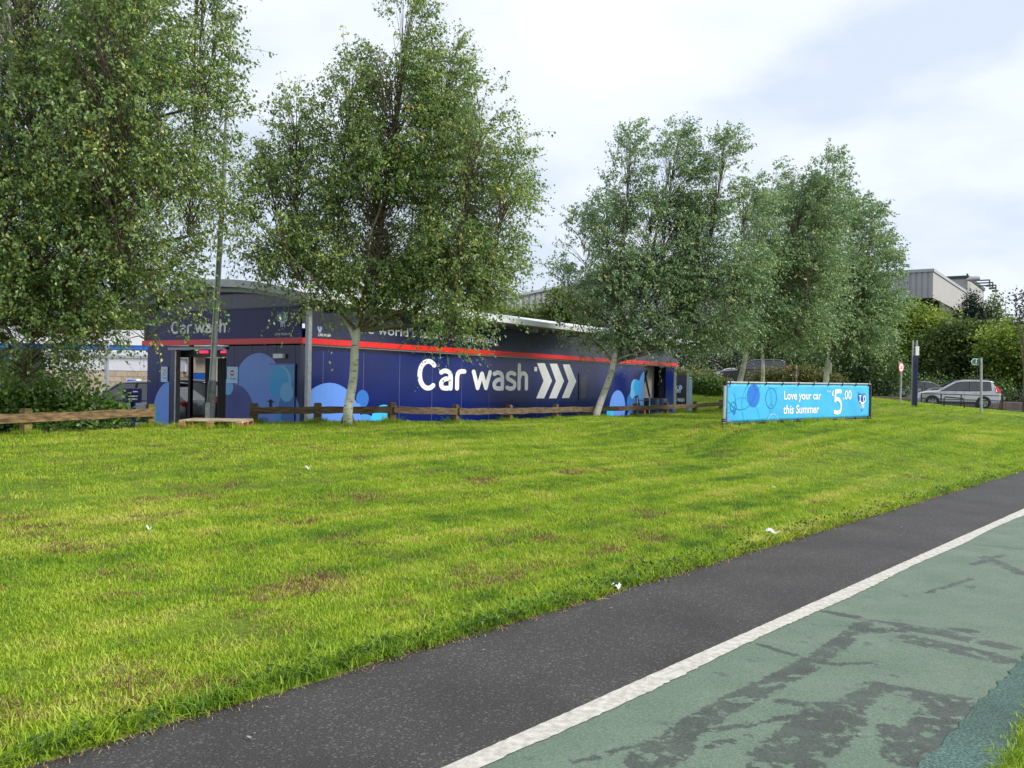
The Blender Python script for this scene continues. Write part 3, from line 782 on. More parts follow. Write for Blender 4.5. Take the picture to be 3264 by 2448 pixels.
def heart_logo(F, t, z, s, off, parent, dark, light, step=0.0016):
    """Round-lobed heart with the letters I m O, s = overall height."""
    u = s / 2.0
    def put(name, poly, m, o): MB().fpoly(F, [(t - x * u * F_sgn(F), z + y * u) for x, y in poly], off + o).build(name, m, parent)
    body = [(0.72 * math.sin(R(a)) ** 3 * 1.12, 0.17 + 0.62 * (1.05 * math.cos(R(a)) - 0.42 * math.cos(R(2 * a)) - 0.17 * math.cos(R(3 * a)) - 0.09 * math.cos(R(4 * a)))) for a in range(0, 360, 8)]
    put('logo_heart', body, dark, 0)
    put('logo_heart', disc(0.36, 0.36, 0.40, 0.42, 28), light, step)
    put('logo_dot', disc(-0.72, 0.82, 0.09, 0.10, 16), light, 0)
    put('logo_dot', disc(0.02, -0.86, 0.10, 0.11, 16), dark, step * 0.5)
    st = [[(-0.36, 0.52), (-0.36, -0.02)], [(-0.50, 0.52), (-0.22, 0.52)], [(-0.50, -0.02), (-0.22, -0.02)],
          [(-0.20, -0.12), (-0.20, -0.62)], spline([(-0.20, -0.25), (-0.10, -0.14), (0.02, -0.16), (0.07, -0.3), (0.07, -0.62)]), spline([(0.07, -0.25), (0.17, -0.14), (0.29, -0.16), (0.34, -0.3), (0.34, -0.62)])]
    b = MB()
    for i, q in enumerate(st):
        for poly in ribbon(q, 0.125): b.fpoly(F, [(t - x * u * F_sgn(F), z + y * u) for x, y in poly], off + step * 2 + i * 0.0004)
    ring = [(0.47 + 0.20 * math.cos(R(a)), 0.22 + 0.30 * math.sin(R(a))) for a in range(0, 360, 12)]
    for poly in ribbon(ring, 0.11, closed=True): b.fpoly(F, [(t - x * u * F_sgn(F), z + y * u) for x, y in poly], off + step * 2 + 0.003)
    b.build('logo_letters', m_white, parent)
def F_sgn(F): return 1 if F is FF or F is FFf else -1
FFf = Frame(tuple(FF.pt(0, 0, 0.103)[:2]), FF.d, FF.n)
lt, lz = FFf.hit(901, 1021)
_, lz1 = FFf.hit(901, 990); _, lz2 = FFf.hit(901, 1053)
m_hd = mat('logo_deep_blue', (0.06, 0.27, 0.75), 0.4); m_hl = mat('logo_light_blue', (0.12, 0.42, 0.85), 0.4)
heart_logo(FFf, lt, lz, (lz1 - lz2) * 1.02, 0.002, cw, m_hd, m_hl)
lt2, lzz = FSf.hit(1018, 1050)
heart_logo(FSf, lt2, lzz, 0.22, 0.002, cw, m_hd, m_hl)

# text on the end wall runs right to left along FF.d, so it gets a mirrored frame
def mirror(F, t_ref, off=0.0):
    O = F.pt(t_ref, 0, off); return Frame((O.x, O.y), (-F.d[0], -F.d[1]), F.n)
FM = mirror(FF, W, 0.103)
mt = lambda px, py=1100: FM.hit(px, py)[0]
zb = FM.hit(560, 1065)[1]; zc = FM.hit(558, 1023)[1]
stroke_word(FM, 'Car wash', mt(544), mt(718), zb, zc - zb, 0.002, m_white, 'lettering', cw, 0.148)
text_on(FM, 'LOVE YOUR CAR', mt(876), mt(930), FM.hit(904, 1068.5)[1], FM.hit(904, 1061)[1], 0.002, m_white, 'small_lettering', cw, bold=0.02)

limA = (s_o1 + 0.01, W - 0.01, Z0, 2.3)
circ(FF, 548, 1310, 96, m_peri, 0.003, limA); circ(FF, 492, 1324, 30, m_cyan, 0.0045, limA)
limB = (0.062, s_o0 - 0.01, Z0, 2.3)
circ(FF, 823, 1246, 121, m_peri, 0.003, limB); circ(FF, 872, 1330, 122, m_peri, 0.0038, limB)
circ(FF, 745, 1322, 98, m_indigo, 0.0046, limB); circ(FF, 727, 1233, 26, m_pale, 0.0054, limB)
circ(FF, 840, 1392, 62, m_mid, 0.0046, limB)
# side door
dr0, dr1 = ft(941), ft(862)
zd = FF.hit(900, 1163)[1]
MB().fbox(FF, dr0, dr1, Z0, zd, 0.0045, 0.03).build('door', m_peri, cw)
dlim = (dr0 + 0.02, dr1 - 0.02, Z0, zd - 0.03)
m_dteal = mat('door_teal_vinyl', (0.02, 0.27, 0.60), 0.3, coat=0.2)
tq, zq = FF.hit(897, 1216)
MB().fpoly(FF, clip([(dlim[0], zq - 0.35), (tq, zq - 0.5), (tq + 0.1, zd - 0.03), (dlim[0], zd - 0.03)], *dlim), 0.031).build('bubble_graphic', m_dteal, cw)
circ(FF, 896, 1216, 51, m_pale, 0.0318, dlim); circ(FF, 889, 1217, 49, m_cyan, 0.0326, dlim)
circ(FF, 921, 1303, 46, m_mid, 0.0318, dlim); circ(FF, 917, 1250, 31, m_pale, 0.0334, dlim); circ(FF, 879, 1298, 7, m_pale, 0.0334, dlim); circ(FF, 890, 1322, 14, m_cyan, 0.0334, dlim)
tq, zq = FF.hit(866, 1281)
hd = MB(); hd.fbox(FF, tq - 0.03, tq + 0.03, zq - 0.17, zq + 0.06, 0.035, 0.05); hd.fbox(FF, tq - 0.13, tq + 0.05, zq, zq + 0.03, 0.07, 0.09); hd.fbox(FF, tq - 0.015, tq + 0.015, zq, zq + 0.03, 0.045, 0.08)
hd.build('door_handle', m_black, cw)
MB().fbox(FF, dr0 - 0.03, dr0 - 0.005, Z0, zd + 0.01, 0.001, 0.035).build('door_hinge_strip', m_dkgrey, cw)
MB().fbox(FF, dr0 - 0.03, dr1 + 0.02, zd + 0.005, zd + 0.03, 0.001, 0.035).build('door_head', m_mid, cw)
# bulkhead light
q0, q1 = FF.hit(910, 1142), FF.hit(879, 1128)
MB().fbox(FF, q0[0], q1[0], q0[1], q1[1], 0.002, 0.09).build('bulkhead_light', m_white, cw)
# entry signs: boards fixed on the wall
m_rred = mat('sign_red', (0.52, 0.02, 0.025), 0.4, var=0.03); m_ink = mat('sign_ink', (0.03, 0.06, 0.16), 0.5)
def entry_sign(pxa, pxb, pya, pyb, rx, ry, rr, kind):
    b0, b1 = FF.hit(pxb, pyb), FF.hit(pxa, pya)
    s = MB().fbox(FF, b0[0], b1[0], b0[1], b1[1], 0.006, 0.022).build('notice_board', m_signblue, cw)
    t, z = FF.hit(rx, ry); r = rr / FPX * (FF.O[1] + FF.d[1] * t)
    if kind == 'bar':
        MB().fpoly(FF, disc(t, z, r, n=32), 0.024).build('no_entry_roundel', m_rred, cw)
        MB().fpoly(FF, [(t - r * .78, z - r * .2), (t + r * .78, z - r * .2), (t + r * .78, z + r * .2), (t - r * .78, z + r * .2)], 0.0255).build('no_entry_bar', m_white, cw)
    else:
        MB().fpoly(FF, disc(t, z, r, n=32), 0.024).build('prohibition_ring', m_rred, cw)
        MB().fpoly(FF, disc(t, z, r * .8, n=32), 0.0255).build('sign_face', m_white, cw)
        st = [[(0.0, 0.28), (0.0, -0.1)], [(0.0, -0.1), (-0.18, -0.5)], [(0.0, -0.1), (0.2, -0.5)], [(0.0, 0.2), (-0.22, -0.05)], [(0.0, 0.2), (0.22, -0.02)]]
        b = MB()
        for i, q in enumerate(st):
            for poly in ribbon(q, 0.14): b.fpoly(FF, [(t - x * r, z + y * r) for x, y in poly], 0.027 + i * 0.0003)
        b.fpoly(FF, disc(t, z + 0.45 * r, 0.12 * r, n=12), 0.027); b.build('walking_figure', m_ink, cw)
        b = MB()
        for poly in ribbon([(-0.6, -0.6), (0.6, 0.6)], 0.16, caps=False): b.fpoly(FF, [(t - x * r, z + y * r) for x, y in poly], 0.0292)
        b.build('prohibition_bar', m_rred, cw)
    Fq = mirror(FF, W, 0.026); c0, c1 = Fq.hit(pxa + 0.2 * (pxb - pxa), pyb)[0], Fq.hit(pxa + 0.82 * (pxb - pxa), pyb)[0]
    zt = b0[1] + (b1[1] - b0[1]) * 0.20
    text_on(Fq, 'No entry', c0, c1, zt, zt + (b1[1] - b0[1]) * 0.12, 0.001, m_ink, 'sign_lettering', cw, bold=0.01)
entry_sign(515.5, 535.5, 1169, 1217.5, 525.5, 1186.5, 10, 'walk')
entry_sign(726, 759.5, 1169, 1221.5, 742.5, 1189, 9.3, 'bar')
# open bay at the far end: braces, drums
m_drum = mat('blue_plastic_drum', (0.012, 0.035, 0.11), 0.4, var=0.1)
MB().fbox(FS, t_open0, t_open0 + 0.06, Z0, ZB0 - 0.05, -0.3, -0.055).build('bay_jamb', m_navyd, cw)
MB().fbox(FS, t_open1 - 0.07, t_open1, Z0, ZB0 - 0.05, -0.3, -0.055).build('bay_jamb', m_navyd, cw)
ba, bc = t_open0 + 0.6, t_open1 - 0.8
for (x0, x1) in ((ba, bc), (bc + 0.5, bc - 0.3)):
    MB().tube([FS.pt(x0, 0.7, -0.53), FS.pt(x1, 2.2, -0.53)], 0.03, 6).build('cross_brace', m_black, cw)

# ------------------------------------------------------------------ things in and round the car wash
drums = []
for i, px in enumerate((2075, 2101)):
    t = FS.hit(px, 1290, -0.14)[0]; c = FS.pt(t, Z0 + 0.02, -0.14)
    if i == 0:
        d = thing('drum', 'dark blue plastic drum standing beside the open bay jamb', 'drum', c, 0, 'drums in the open bay')
        prof = [(0.0, 0.34), (0.03, 0.36), (0.30, 0.36), (0.33, 0.375), (0.36, 0.36), (0.62, 0.36), (0.65, 0.375), (0.68, 0.36), (0.97, 0.36), (1.0, 0.34)]
        MB().tube([(0, 0, z) for z, r in prof], [r for z, r in prof], 20).build('barrel', m_drum, d, smooth=True, local=True)
        MB().tube([(0, 0, 1.001), (0, 0, 1.02)], 0.33, 20).build('lid', m_dkgrey, d, local=True)
        drums.append(d)
    else:
        d2 = copy_tree(drums[0]); d2.location = c; d2['label'] = 'dark blue plastic drum, farther one, beside the last bay pillar'
t, _ = FS.hit(2053, 1300, 0.5); c = FS.pt(t, 0, 0.35)
hr = thing('hand_rail', 'low steel hand rail on thin posts in front of the open bay', 'rail', c)
q0, q1 = FS.hit(2030, 1300, 0.35)[0], FS.hit(2070, 1300, 0.35)[0]
for q in (q0, q1): MB().tube([FS.pt(q, Z0, 0.35), FS.pt(q, 1.05, 0.35)], 0.025, 8).build('post', m_galv, hr)
MB().tube([FS.pt(q0, 0.93, 0.35), FS.pt(q1, 0.93, 0.35)], 0.022, 8).build('rail', m_dkgrey, hr)
t, _ = FS.hit(2052, 1310, 0.15); c = FS.pt(t, Z0, 0.18)
cn = thing('traffic_cone', 'small orange and white cone beside the open bay of the car wash', 'cone', c)
m_or = mat('orange_plastic', (0.75, 0.12, 0.02), 0.5)
MB().box((0, 0, 0.02), (0.17, 0.17, 0.02)).build('base', m_or, cn, local=True)
MB().tube([(0, 0, 0.04), (0, 0, 0.36)], [0.13, 0.075], 14).build('lower_cone', m_white, cn, local=True)
MB().tube([(0, 0, 0.361), (0, 0, 0.62)], [0.074, 0.03], 14).build('upper_cone', m_or, cn, local=True)

# WASH board and pale blue pylon just past the end of the hall
P0 = at(2182, 1290, 36.5)
wb = thing('sign_board', 'dark navy board reading WASH on two grey posts by the car wash exit', 'sign', (P0.x, P0.y, 0.2))
FW = Frame((at(2157, 1270, 36.0).x, 36.0), (1, 0), (0, -1))
z1, z0_ = FW.hit(2170, 1195)[1], FW.hit(2170, 1292)[1]
x1 = FW.hit(2187, 1270)[0]
MB().fbox(FW, 0, x1, z0_, z1, -0.05, 0.0).build('panel', m_navyd, wb)
text_on(FW, 'WASH', FW.hit(2159, 1280)[0], FW.hit(2181, 1280)[0], FW.hit(2170, 1281)[1], FW.hit(2170, 1268.5)[1], 0.003, m_white, 'lettering', wb, bold=0.02)
heart_logo(FW, FW.hit(2162, 1240)[0], FW.hit(2162, 1240)[1], 0.45, 0.003, wb, m_navy, m_hl)
for x in (-0.08, x1 + 0.06): MB().fbox(FW, x - 0.05, x + 0.05, -0.05, z1 + 0.12, -0.10, 0.01).build('post', m_galv, wb)
pb = thing('pylon', 'pale blue square pylon standing right of the WASH board', 'sign', tuple(at(2199, 1290, 36.8)))
FP = Frame((at(2191, 1260, 36.6).x, 36.6), (1, 0), (0, -1))
MB().fbox(FP, 0, FP.hit(2206, 1260)[0], 0.3, FP.hit(2198, 1208)[1], -0.15, 0.0).build('body', m_signblue, pb)
MB().fbox(FP, 0.02, FP.hit(2206, 1260)[0] - 0.02, FP.hit(2198, 1206)[1] + 0.002, FP.hit(2198, 1205)[1] + 0.04, -0.16, 0.01).build('cap', m_white, pb)

# ------------------------------------------------------------------ post and rail fences
def wood(name, c, dirt, moss=False):
    return mat(name, c, 0.85, var=0.55, vscale=4.5, dirt=dirt, bump=0.7, bscale=12, stretch=(1, 1, 5), detail=9)
m_wood = wood('weathered_timber', (0.13, 0.085, 0.045), (0.045, 0.032, 0.02))
m_wood2 = wood('brown_timber', (0.20, 0.125, 0.055), (0.07, 0.045, 0.025))
m_moss = wood('mossy_timber', (0.16, 0.14, 0.03), (0.06, 0.05, 0.02))
def fence(label, ids, tops, ext=None, woodm=m_wood, postm=m_wood):
    base = posts[ids[0]]
    f = thing('wooden_fence', label, 'fence', tuple(base))
    tp = []
    for i in ids:
        p = posts[i]; h = tops[i]
        rz = math.atan2(posts[min(i + 1, 12)].y - p.y, posts[min(i + 1, 12)].x - p.x)
        z = hz(p.x, p.y)
        b = MB(); b.box((p.x, p.y, z + h / 2 - 0.15), (0.072, 0.072, h / 2 + 0.15), rz)
        b.box((p.x, p.y, z + h + 0.012), (0.06, 0.06, 0.012), rz)
        b.build('post', postm, f)
        tp.append(Vector((p.x, p.y, z + h)))
    if ext: tp = [ext] + tp
    for a, c in zip(tp[:-1], tp[1:]):
        d = (c - a); L = d.length; m = (a + c) / 2; dn = d.normalized()
        side = Vector((dn.y, -dn.x, 0)).normalized(); up = side.cross(dn)
        if up.z < 0: up = -up
        off = side * 0.085 * (1 if side.y < 0 else -1)
        n = 6; b = MB(); vs = []; w = 0.075
        for i in range(n + 1):
            q = a + d * (i / n) + off - up * (0.135 + 0.006 * math.sin(i * 1.7 + a.x))
            j = 0.006 * math.sin(i * 2.3 + a.x * 3)
            for (sx, sz) in ((-1, -1), (1, -1), (1, 1), (-1, 1)): vs.append(q + side * 0.035 * sx + up * (w + j) * sz)
        fs = []
        for i in range(n):
            for k in range(4): fs.append((i * 4 + k, i * 4 + (k + 1) % 4, i * 4 + 4 + (k + 1) % 4, i * 4 + 4 + k))
        fs += [(3, 2, 1, 0), tuple(n * 4 + k for k in range(4))]
        b.add(vs, fs).build('rail', woodm, f)
    return f
tops = {i: 0.43 for i in range(13)}; tops[0] = 0.44; tops[1] = 0.45; tops[9] = 0.46; tops[10] = 0.46; tops[11] = 0.46; tops[12] = 0.44
p0 = posts[0]; dv = (posts[0] - posts[1])
fence('brown low post and rail timber fence in front of the bramble bush', [0, 1], tops, ext=Vector((p0.x, p0.y, hz(p0.x, p0.y) + 0.42)) + Vector((dv.x, dv.y, 0)) * 1.2, woodm=m_wood2, postm=m_moss)
fence('dark weathered low post and rail fence running along the car wash', list(range(2, 13)), tops, ext=None)

# ------------------------------------------------------------------ pallet
m_pal = wood('pale_pallet_timber', (0.42, 0.33, 0.24), (0.28, 0.21, 0.14))
m_blk = wood('orange_pallet_block', (0.36, 0.17, 0.07), (0.2, 0.09, 0.035))
pc = at(692, 1364, 17.3); zt = hz(pc.x, pc.y)
pal = thing('wooden_pallet', 'wooden pallet with orange block feet lying flat in the fence gap', 'pallet', (pc.x, pc.y, zt + 0.01), R(4))
LX, LY = 0.60, 0.50
for i in range(7):
    MB().box((0, -LY + 0.06 + i * (2 * LY - 0.12) / 6, 0.145), (LX, 0.055, 0.011)).build('deck_board', m_pal, pal, local=True)
for x in (-LX + 0.06, 0, LX - 0.06):
    MB().box((x, 0, 0.122), (0.06, LY, 0.011)).build('stringer_board', m_pal, pal, local=True)
    MB().box((x, 0, 0.010), (0.06, LY, 0.010)).build('bottom_board', m_blk, pal, local=True)
    for y in (-LY + 0.06, 0, LY - 0.06):
        MB().box((x, y, 0.066), (0.068, 0.062, 0.0445)).build('block', m_blk, pal, local=True)

# ------------------------------------------------------------------ lamp post (leaning to the right)
lp0 = at(668, 1346, 18.5); zl = hz(lp0.x, lp0.y)
top = at(742, 62, 18.6); colr = at(682, 1213, 18.52)
lp = thing('lamp_post', 'tall leaning galvanised street lamp post before the car wash entrance', 'street lamp', (lp0.x, lp0.y, zl))
base = Vector((lp0.x, lp0.y, zl - 0.15))
colr = base + (top - base) * ((colr.z - base.z) / (top.z - base.z))
MB().tube([base, colr - Vector((0, 0, 0.06)), colr], [0.098, 0.088, 0.075], 16).build('lower_column', mat('weathered_column_zinc', (0.17, 0.18, 0.18), 0.6, metal=0.4, var=0.25, vscale=12), lp, smooth=True)
MB().tube([colr, colr + (top - colr) * 0.5, top], [0.066, 0.056, 0.042], 16).build('upper_column', m_galv, lp, smooth=True)
dq = (base + (colr - base) * 0.33)
MB().box(tuple(dq + Vector((-0.03, -0.088, 0))), (0.05, 0.012, 0.24)).build('access_door', m_galv, lp)
lh = MB(); ht = top + Vector((-0.02, 0, 0.05))
lh.add([ht + Vector(v) for v in ((0.14, -0.14, -0.02), (0.14, 0.14, -0.02), (-0.38, 0.13, -0.08), (-0.38, -0.13, -0.08), (0.12, -0.12, 0.08), (0.12, 0.12, 0.08), (-0.34, 0.09, 0.04), (-0.34, -0.09, 0.04))],
       [(0, 3, 2, 1), (4, 5, 6, 7), (0, 1, 5, 4), (1, 2, 6, 5), (2, 3, 7, 6), (3, 0, 4, 7)])
lh.build('lamp_head', m_galv, lp)

# ------------------------------------------------------------------ banner
A_, B_ = at(2313, 1300, 19.4), at(2772, 1290, 23.9)
bd = Vector((B_.x - A_.x, B_.y - A_.y)); BL = bd.length; bd = bd / BL
FB = Frame((A_.x, A_.y), (bd.x, bd.y), (bd.y, -bd.x))
zt0, zt1 = FB.hit(2317, 1223)[1], FB.hit(2771, 1228)[1]
zb0, zb1 = FB.hit(2317, 1347)[1], FB.hit(2770, 1329)[1]
def bz(t, q): return (zb0 + (zb1 - zb0) * t / BL) * (1 - q) + (zt0 + (zt1 - zt0) * t / BL) * q
bn = thing('banner', 'long turquoise advertising banner on a tube frame standing on the lawn', 'banner', (A_.x, A_.y, hz(A_.x, A_.y)))
def wrinkle(t, q):
    r_ = max(0, (t - BL * 0.62) / (BL * 0.38))
    return 0.005 * r_ * math.sin(9 * (t * 0.9 + q * 0.8)) * math.sin(q * 3.1) + 0.003 * math.sin(2.1 * t + 3 * q) * math.sin(q * 3.14) + 0.003 * math.sin(7.3 * t) * (abs(q - .5) * 2) ** 3
m_ban = mat('turquoise_banner_fabric', (0.05, 0.44, 0.78), 0.42, coat=0.15, var=0.10, vscale=0.9, bump=0.9, bscale=2.6)
nt_, nq = 150, 14; vs = []; fs = []
for i in range(nt_ + 1):
    for j in range(nq + 1):
        t = 0.05 + (BL - 0.10) * i / nt_; q = j / nq
        vs.append(FB.pt(t, bz(t, q * 0.985 + 0.005), wrinkle(t, q)))
for i in range(nt_):
    for j in range(nq): fs.append((i * (nq + 1) + j, (i + 1) * (nq + 1) + j, (i + 1) * (nq + 1) + j + 1, i * (nq + 1) + j + 1))
sheet = MB().add(vs, fs).build('banner_sheet', m_ban, bn, smooth=True)
so = sheet.modifiers.new('thick', 'SOLIDIFY'); so.thickness = 0.004; so.offset = -1
m_alu = mat('aluminium_tube', (0.62, 0.64, 0.66), 0.3, metal=0.8, var=0.08)
lp_b, lp_t = FB.pt(-0.075, FB.hit(2306, 1364)[1], 0.01), FB.pt(-0.045, FB.hit(2311, 1216)[1], 0.01)
lp_b.z = hz(lp_b.x, lp_b.y) - 0.05
MB().tube([lp_b, lp_t], 0.036, 12).build('end_pole', m_alu, bn, smooth=True)
MB().tube([lp_t - (lp_t - lp_b) * 0.08, lp_t + (lp_t - lp_b) * 0.01], 0.052, 12).build('pole_clamp', m_black, bn, smooth=True)
dl = (lp_t - lp_b)
for q in (0.08, 0.13, 0.18, 0.22): MB().tube([lp_b + dl * q, lp_b + dl * (q + 0.028)], [0.058, 0.05], 12).build('pole_ring', m_black, bn, smooth=True)
rp_ = FB.pt(BL + 0.03, 0, 0.0)
MB().tube([Vector((rp_.x, rp_.y, hz(rp_.x, rp_.y) - 0.05)), Vector((rp_.x, rp_.y, zt1 + 0.03))], 0.034, 12).build('end_pole', m_dkgrey, bn, smooth=True)
MB().tube([FB.pt(0, zt0 + 0.03, 0), FB.pt(BL, zt1 + 0.03, 0)], 0.024, 10).build('top_rail', m_alu, bn, smooth=True)
MB().tube([FB.pt(0, zb0 - 0.02, -0.01), FB.pt(BL, zb1 - 0.02, -0.01)], 0.022, 10).build('bottom_rail', m_dkgrey, bn, smooth=True)
pm = FB.pt(BL * 0.59, 0, -0.03)
MB().tube([Vector((pm.x, pm.y, hz(pm.x, pm.y) - 0.05)), Vector((pm.x, pm.y, zt0))], 0.022, 10).build('middle_pole', m_alu, bn, smooth=True)
for i in range(10):
    t = 0.12 + (BL - 0.24) * i / 9
    MB().tube([FB.pt(t, bz(t, 1) - 0.03, 0.012), FB.pt(t + 0.01, bz(t, 1) + 0.03, 0.035), FB.pt(t + 0.02, bz(t, 1) + 0.062, 0.0)], 0.012, 6).build('bungee_tie', m_black, bn)
    MB().tube([FB.pt(t, bz(t, 0) + 0.03, 0.012), FB.pt(t + 0.01, bz(t, 0) - 0.02, 0.03), FB.pt(t + 0.02, bz(t, 0) - 0.05, 0.0)], 0.010, 6).build('bungee_tie', m_black, bn)
BO = 0.0065
class WFrame(Frame):
    def pt(s, t, z, off=0.0):
        q = (z - bz(t, 0)) / max(.1, bz(t, 1) - bz(t, 0)); return Frame.pt(s, t, z, off + wrinkle(t, q))
FB0 = FB; FB = WFrame(FB0.O, FB0.d, FB0.n)
def bpx(x, y): return (2280 + x * 0.23508, 1180 + y * 0.23508)     # survey crop -> photo
def bell(x, y, rx, ry):
    t, z = FB.hit(*bpx(x, y)); t2, _ = FB.hit(*bpx(x + rx, y)); _, z2 = FB.hit(*bpx(x, y - ry)); return t, z, t2 - t, z2 - z
def bclip(poly):
    return clip(poly, 0.06, BL - 0.06, min(bz(0, .01), bz(BL, .01)) + 0.0, 9)
def ring(x, y, rx, ry, w, m, a0=0, a1=360):
    t, z, A, Bz = bell(x, y, rx, ry)
    pts = disc(t, z, A, Bz, 56, a0, a1); b = MB()
    pts = [p for p in pts if 0.07 < p[0] < BL - 0.07 and bz(p[0], 0.015) < p[1] < bz(p[0], 0.97)] if True else pts
    # split where the ring leaves the sheet
    run = []
    full = disc(t, z, A, Bz, 72, a0, a1)
    if a1 - a0 >= 360: full = full + [full[0]]
    for p in full + [None]:
        ok = p is not None and 0.07 < p[0] < BL - 0.07 and bz(p[0], 0.015) < p[1] < bz(p[0], 0.975)
        if ok: run.append(p)
        else:
            if len(run) > 2:
                for poly in ribbon(run, w * .7, caps=False): b.fpoly(FB, poly, BO + 0.0004 * (len(_rings) % 7))
            run = []
    _rings.append(1)
    if b.v: b.build('circle_outline', m, bn)
_rings = []
m_bdk = mat('banner_dark_blue', (0.010, 0.17, 0.40), 0.45, var=0.03); m_bbl = mat('banner_mid_blue', (0.02, 0.17, 0.66), 0.45, var=0.05)
m_bteal = mat('banner_teal_line', (0.015, 0.29, 0.52), 0.45, var=0.03)
t, z, A, Bz = bell(519, 345, 84, 158); MB().fpoly(FB, bclip(disc(t, z, A, Bz)), BO - 0.002).build('circle_graphic', m_bbl, bn)
t, z, A, Bz = bell(255, 567, 21, 38); MB().fpoly(FB, disc(t, z, A, Bz), BO - 0.002).build('circle_graphic', m_bbl, bn)
t, z, A, Bz = bell(150, 750, 55, 150)
MB().fpoly(FB, clip(disc(t, z, A, Bz), 0.06, 9, bz(0, 0.015), 9), BO - 0.002).build('circle_graphic', m_peri, bn)
ring(757, 380, 72, 138, 0.018, m_bdk); ring(757, 515, 28, 56, 0.012, m_bteal)
ring(368, 690, 228, 320, 0.012, m_bteal, 0, 152); ring(345, 235, 205, 300, 0.020, m_bdk, 208, 358)
ring(243, 500, 40, 66, 0.022, m_bdk); ring(540, 480, 175, 330, 0.012, m_bteal, 118, 235); ring(565, 180, 50, 80, 0.014, m_bdk, 170, 370)
ring(435, 370, 27, 48, 0.012, m_bteal); ring(160, 420, 115, 160, 0.016, m_bdk, 270, 400); ring(185, 190, 22, 34, 0.02, m_bdk, 170, 360)
ring(560, 430, 205, 330, 0.012, m_bteal, -55, 52); ring(775, 690, 66, 95, 0.02, m_signblue, 0, 180)
def btext(body, xa, xb, ya, yb, **kw):
    xm, ym = (xa + xb) / 2, (ya + yb) / 2
    t0, t1 = FB.hit(*bpx(xa, ym))[0], FB.hit(*bpx(xb, ym))[0]
    z0, z1 = FB.hit(*bpx(xm, yb))[1], FB.hit(*bpx(xm, ya))[1]
    return text_on(FB, body, t0, t1, z0, z1, BO + 0.001, m_white, 'lettering', bn, **kw)
btext('Love your car', 928, 1432, 288, 432, bold=0.018)
btext('this Summer', 920, 1404, 470, 588, shear=0.1, bold=0.018)
btext('From', 1515, 1562, 270, 300)
btext('\u00a3', 1578, 1610, 276, 346, bold=0.015)
btext('.00', 1732, 1842, 272, 398, bold=0.012)
five = [[(0.80, 0.93), (0.20, 0.93)], [(0.20, 0.93), (0.16, 0.56)], spline([(0.16, 0.56), (0.42, 0.62), (0.72, 0.52), (0.86, 0.32), (0.74, 0.12), (0.46, 0.06), (0.10, 0.09)])]
t0, z0 = FB.hit(*bpx(1600, 596)); t1, z1 = FB.hit(*bpx(1722, 264))
strokes_on(FB, five, 0.16, lambda x, y: (t0 + x * (t1 - t0) * 1.02, z0 + y * (z1 - z0)), BO + 0.001, m_white, 'price_numeral', bn)
t, z = FB.hit(*bpx(1985, 420)); _, z1 = FB.hit(*bpx(1985, 280)); _, z2 = FB.hit(*bpx(1985, 560))
m_bh = mat('banner_heart_navy', (0.012, 0.055, 0.36), 0.45); m_bh2 = mat('banner_heart_blue', (0.02, 0.20, 0.66), 0.45)
heart_logo(FB, t, z, z1 - z2, BO, bn, m_bh, m_bh2)

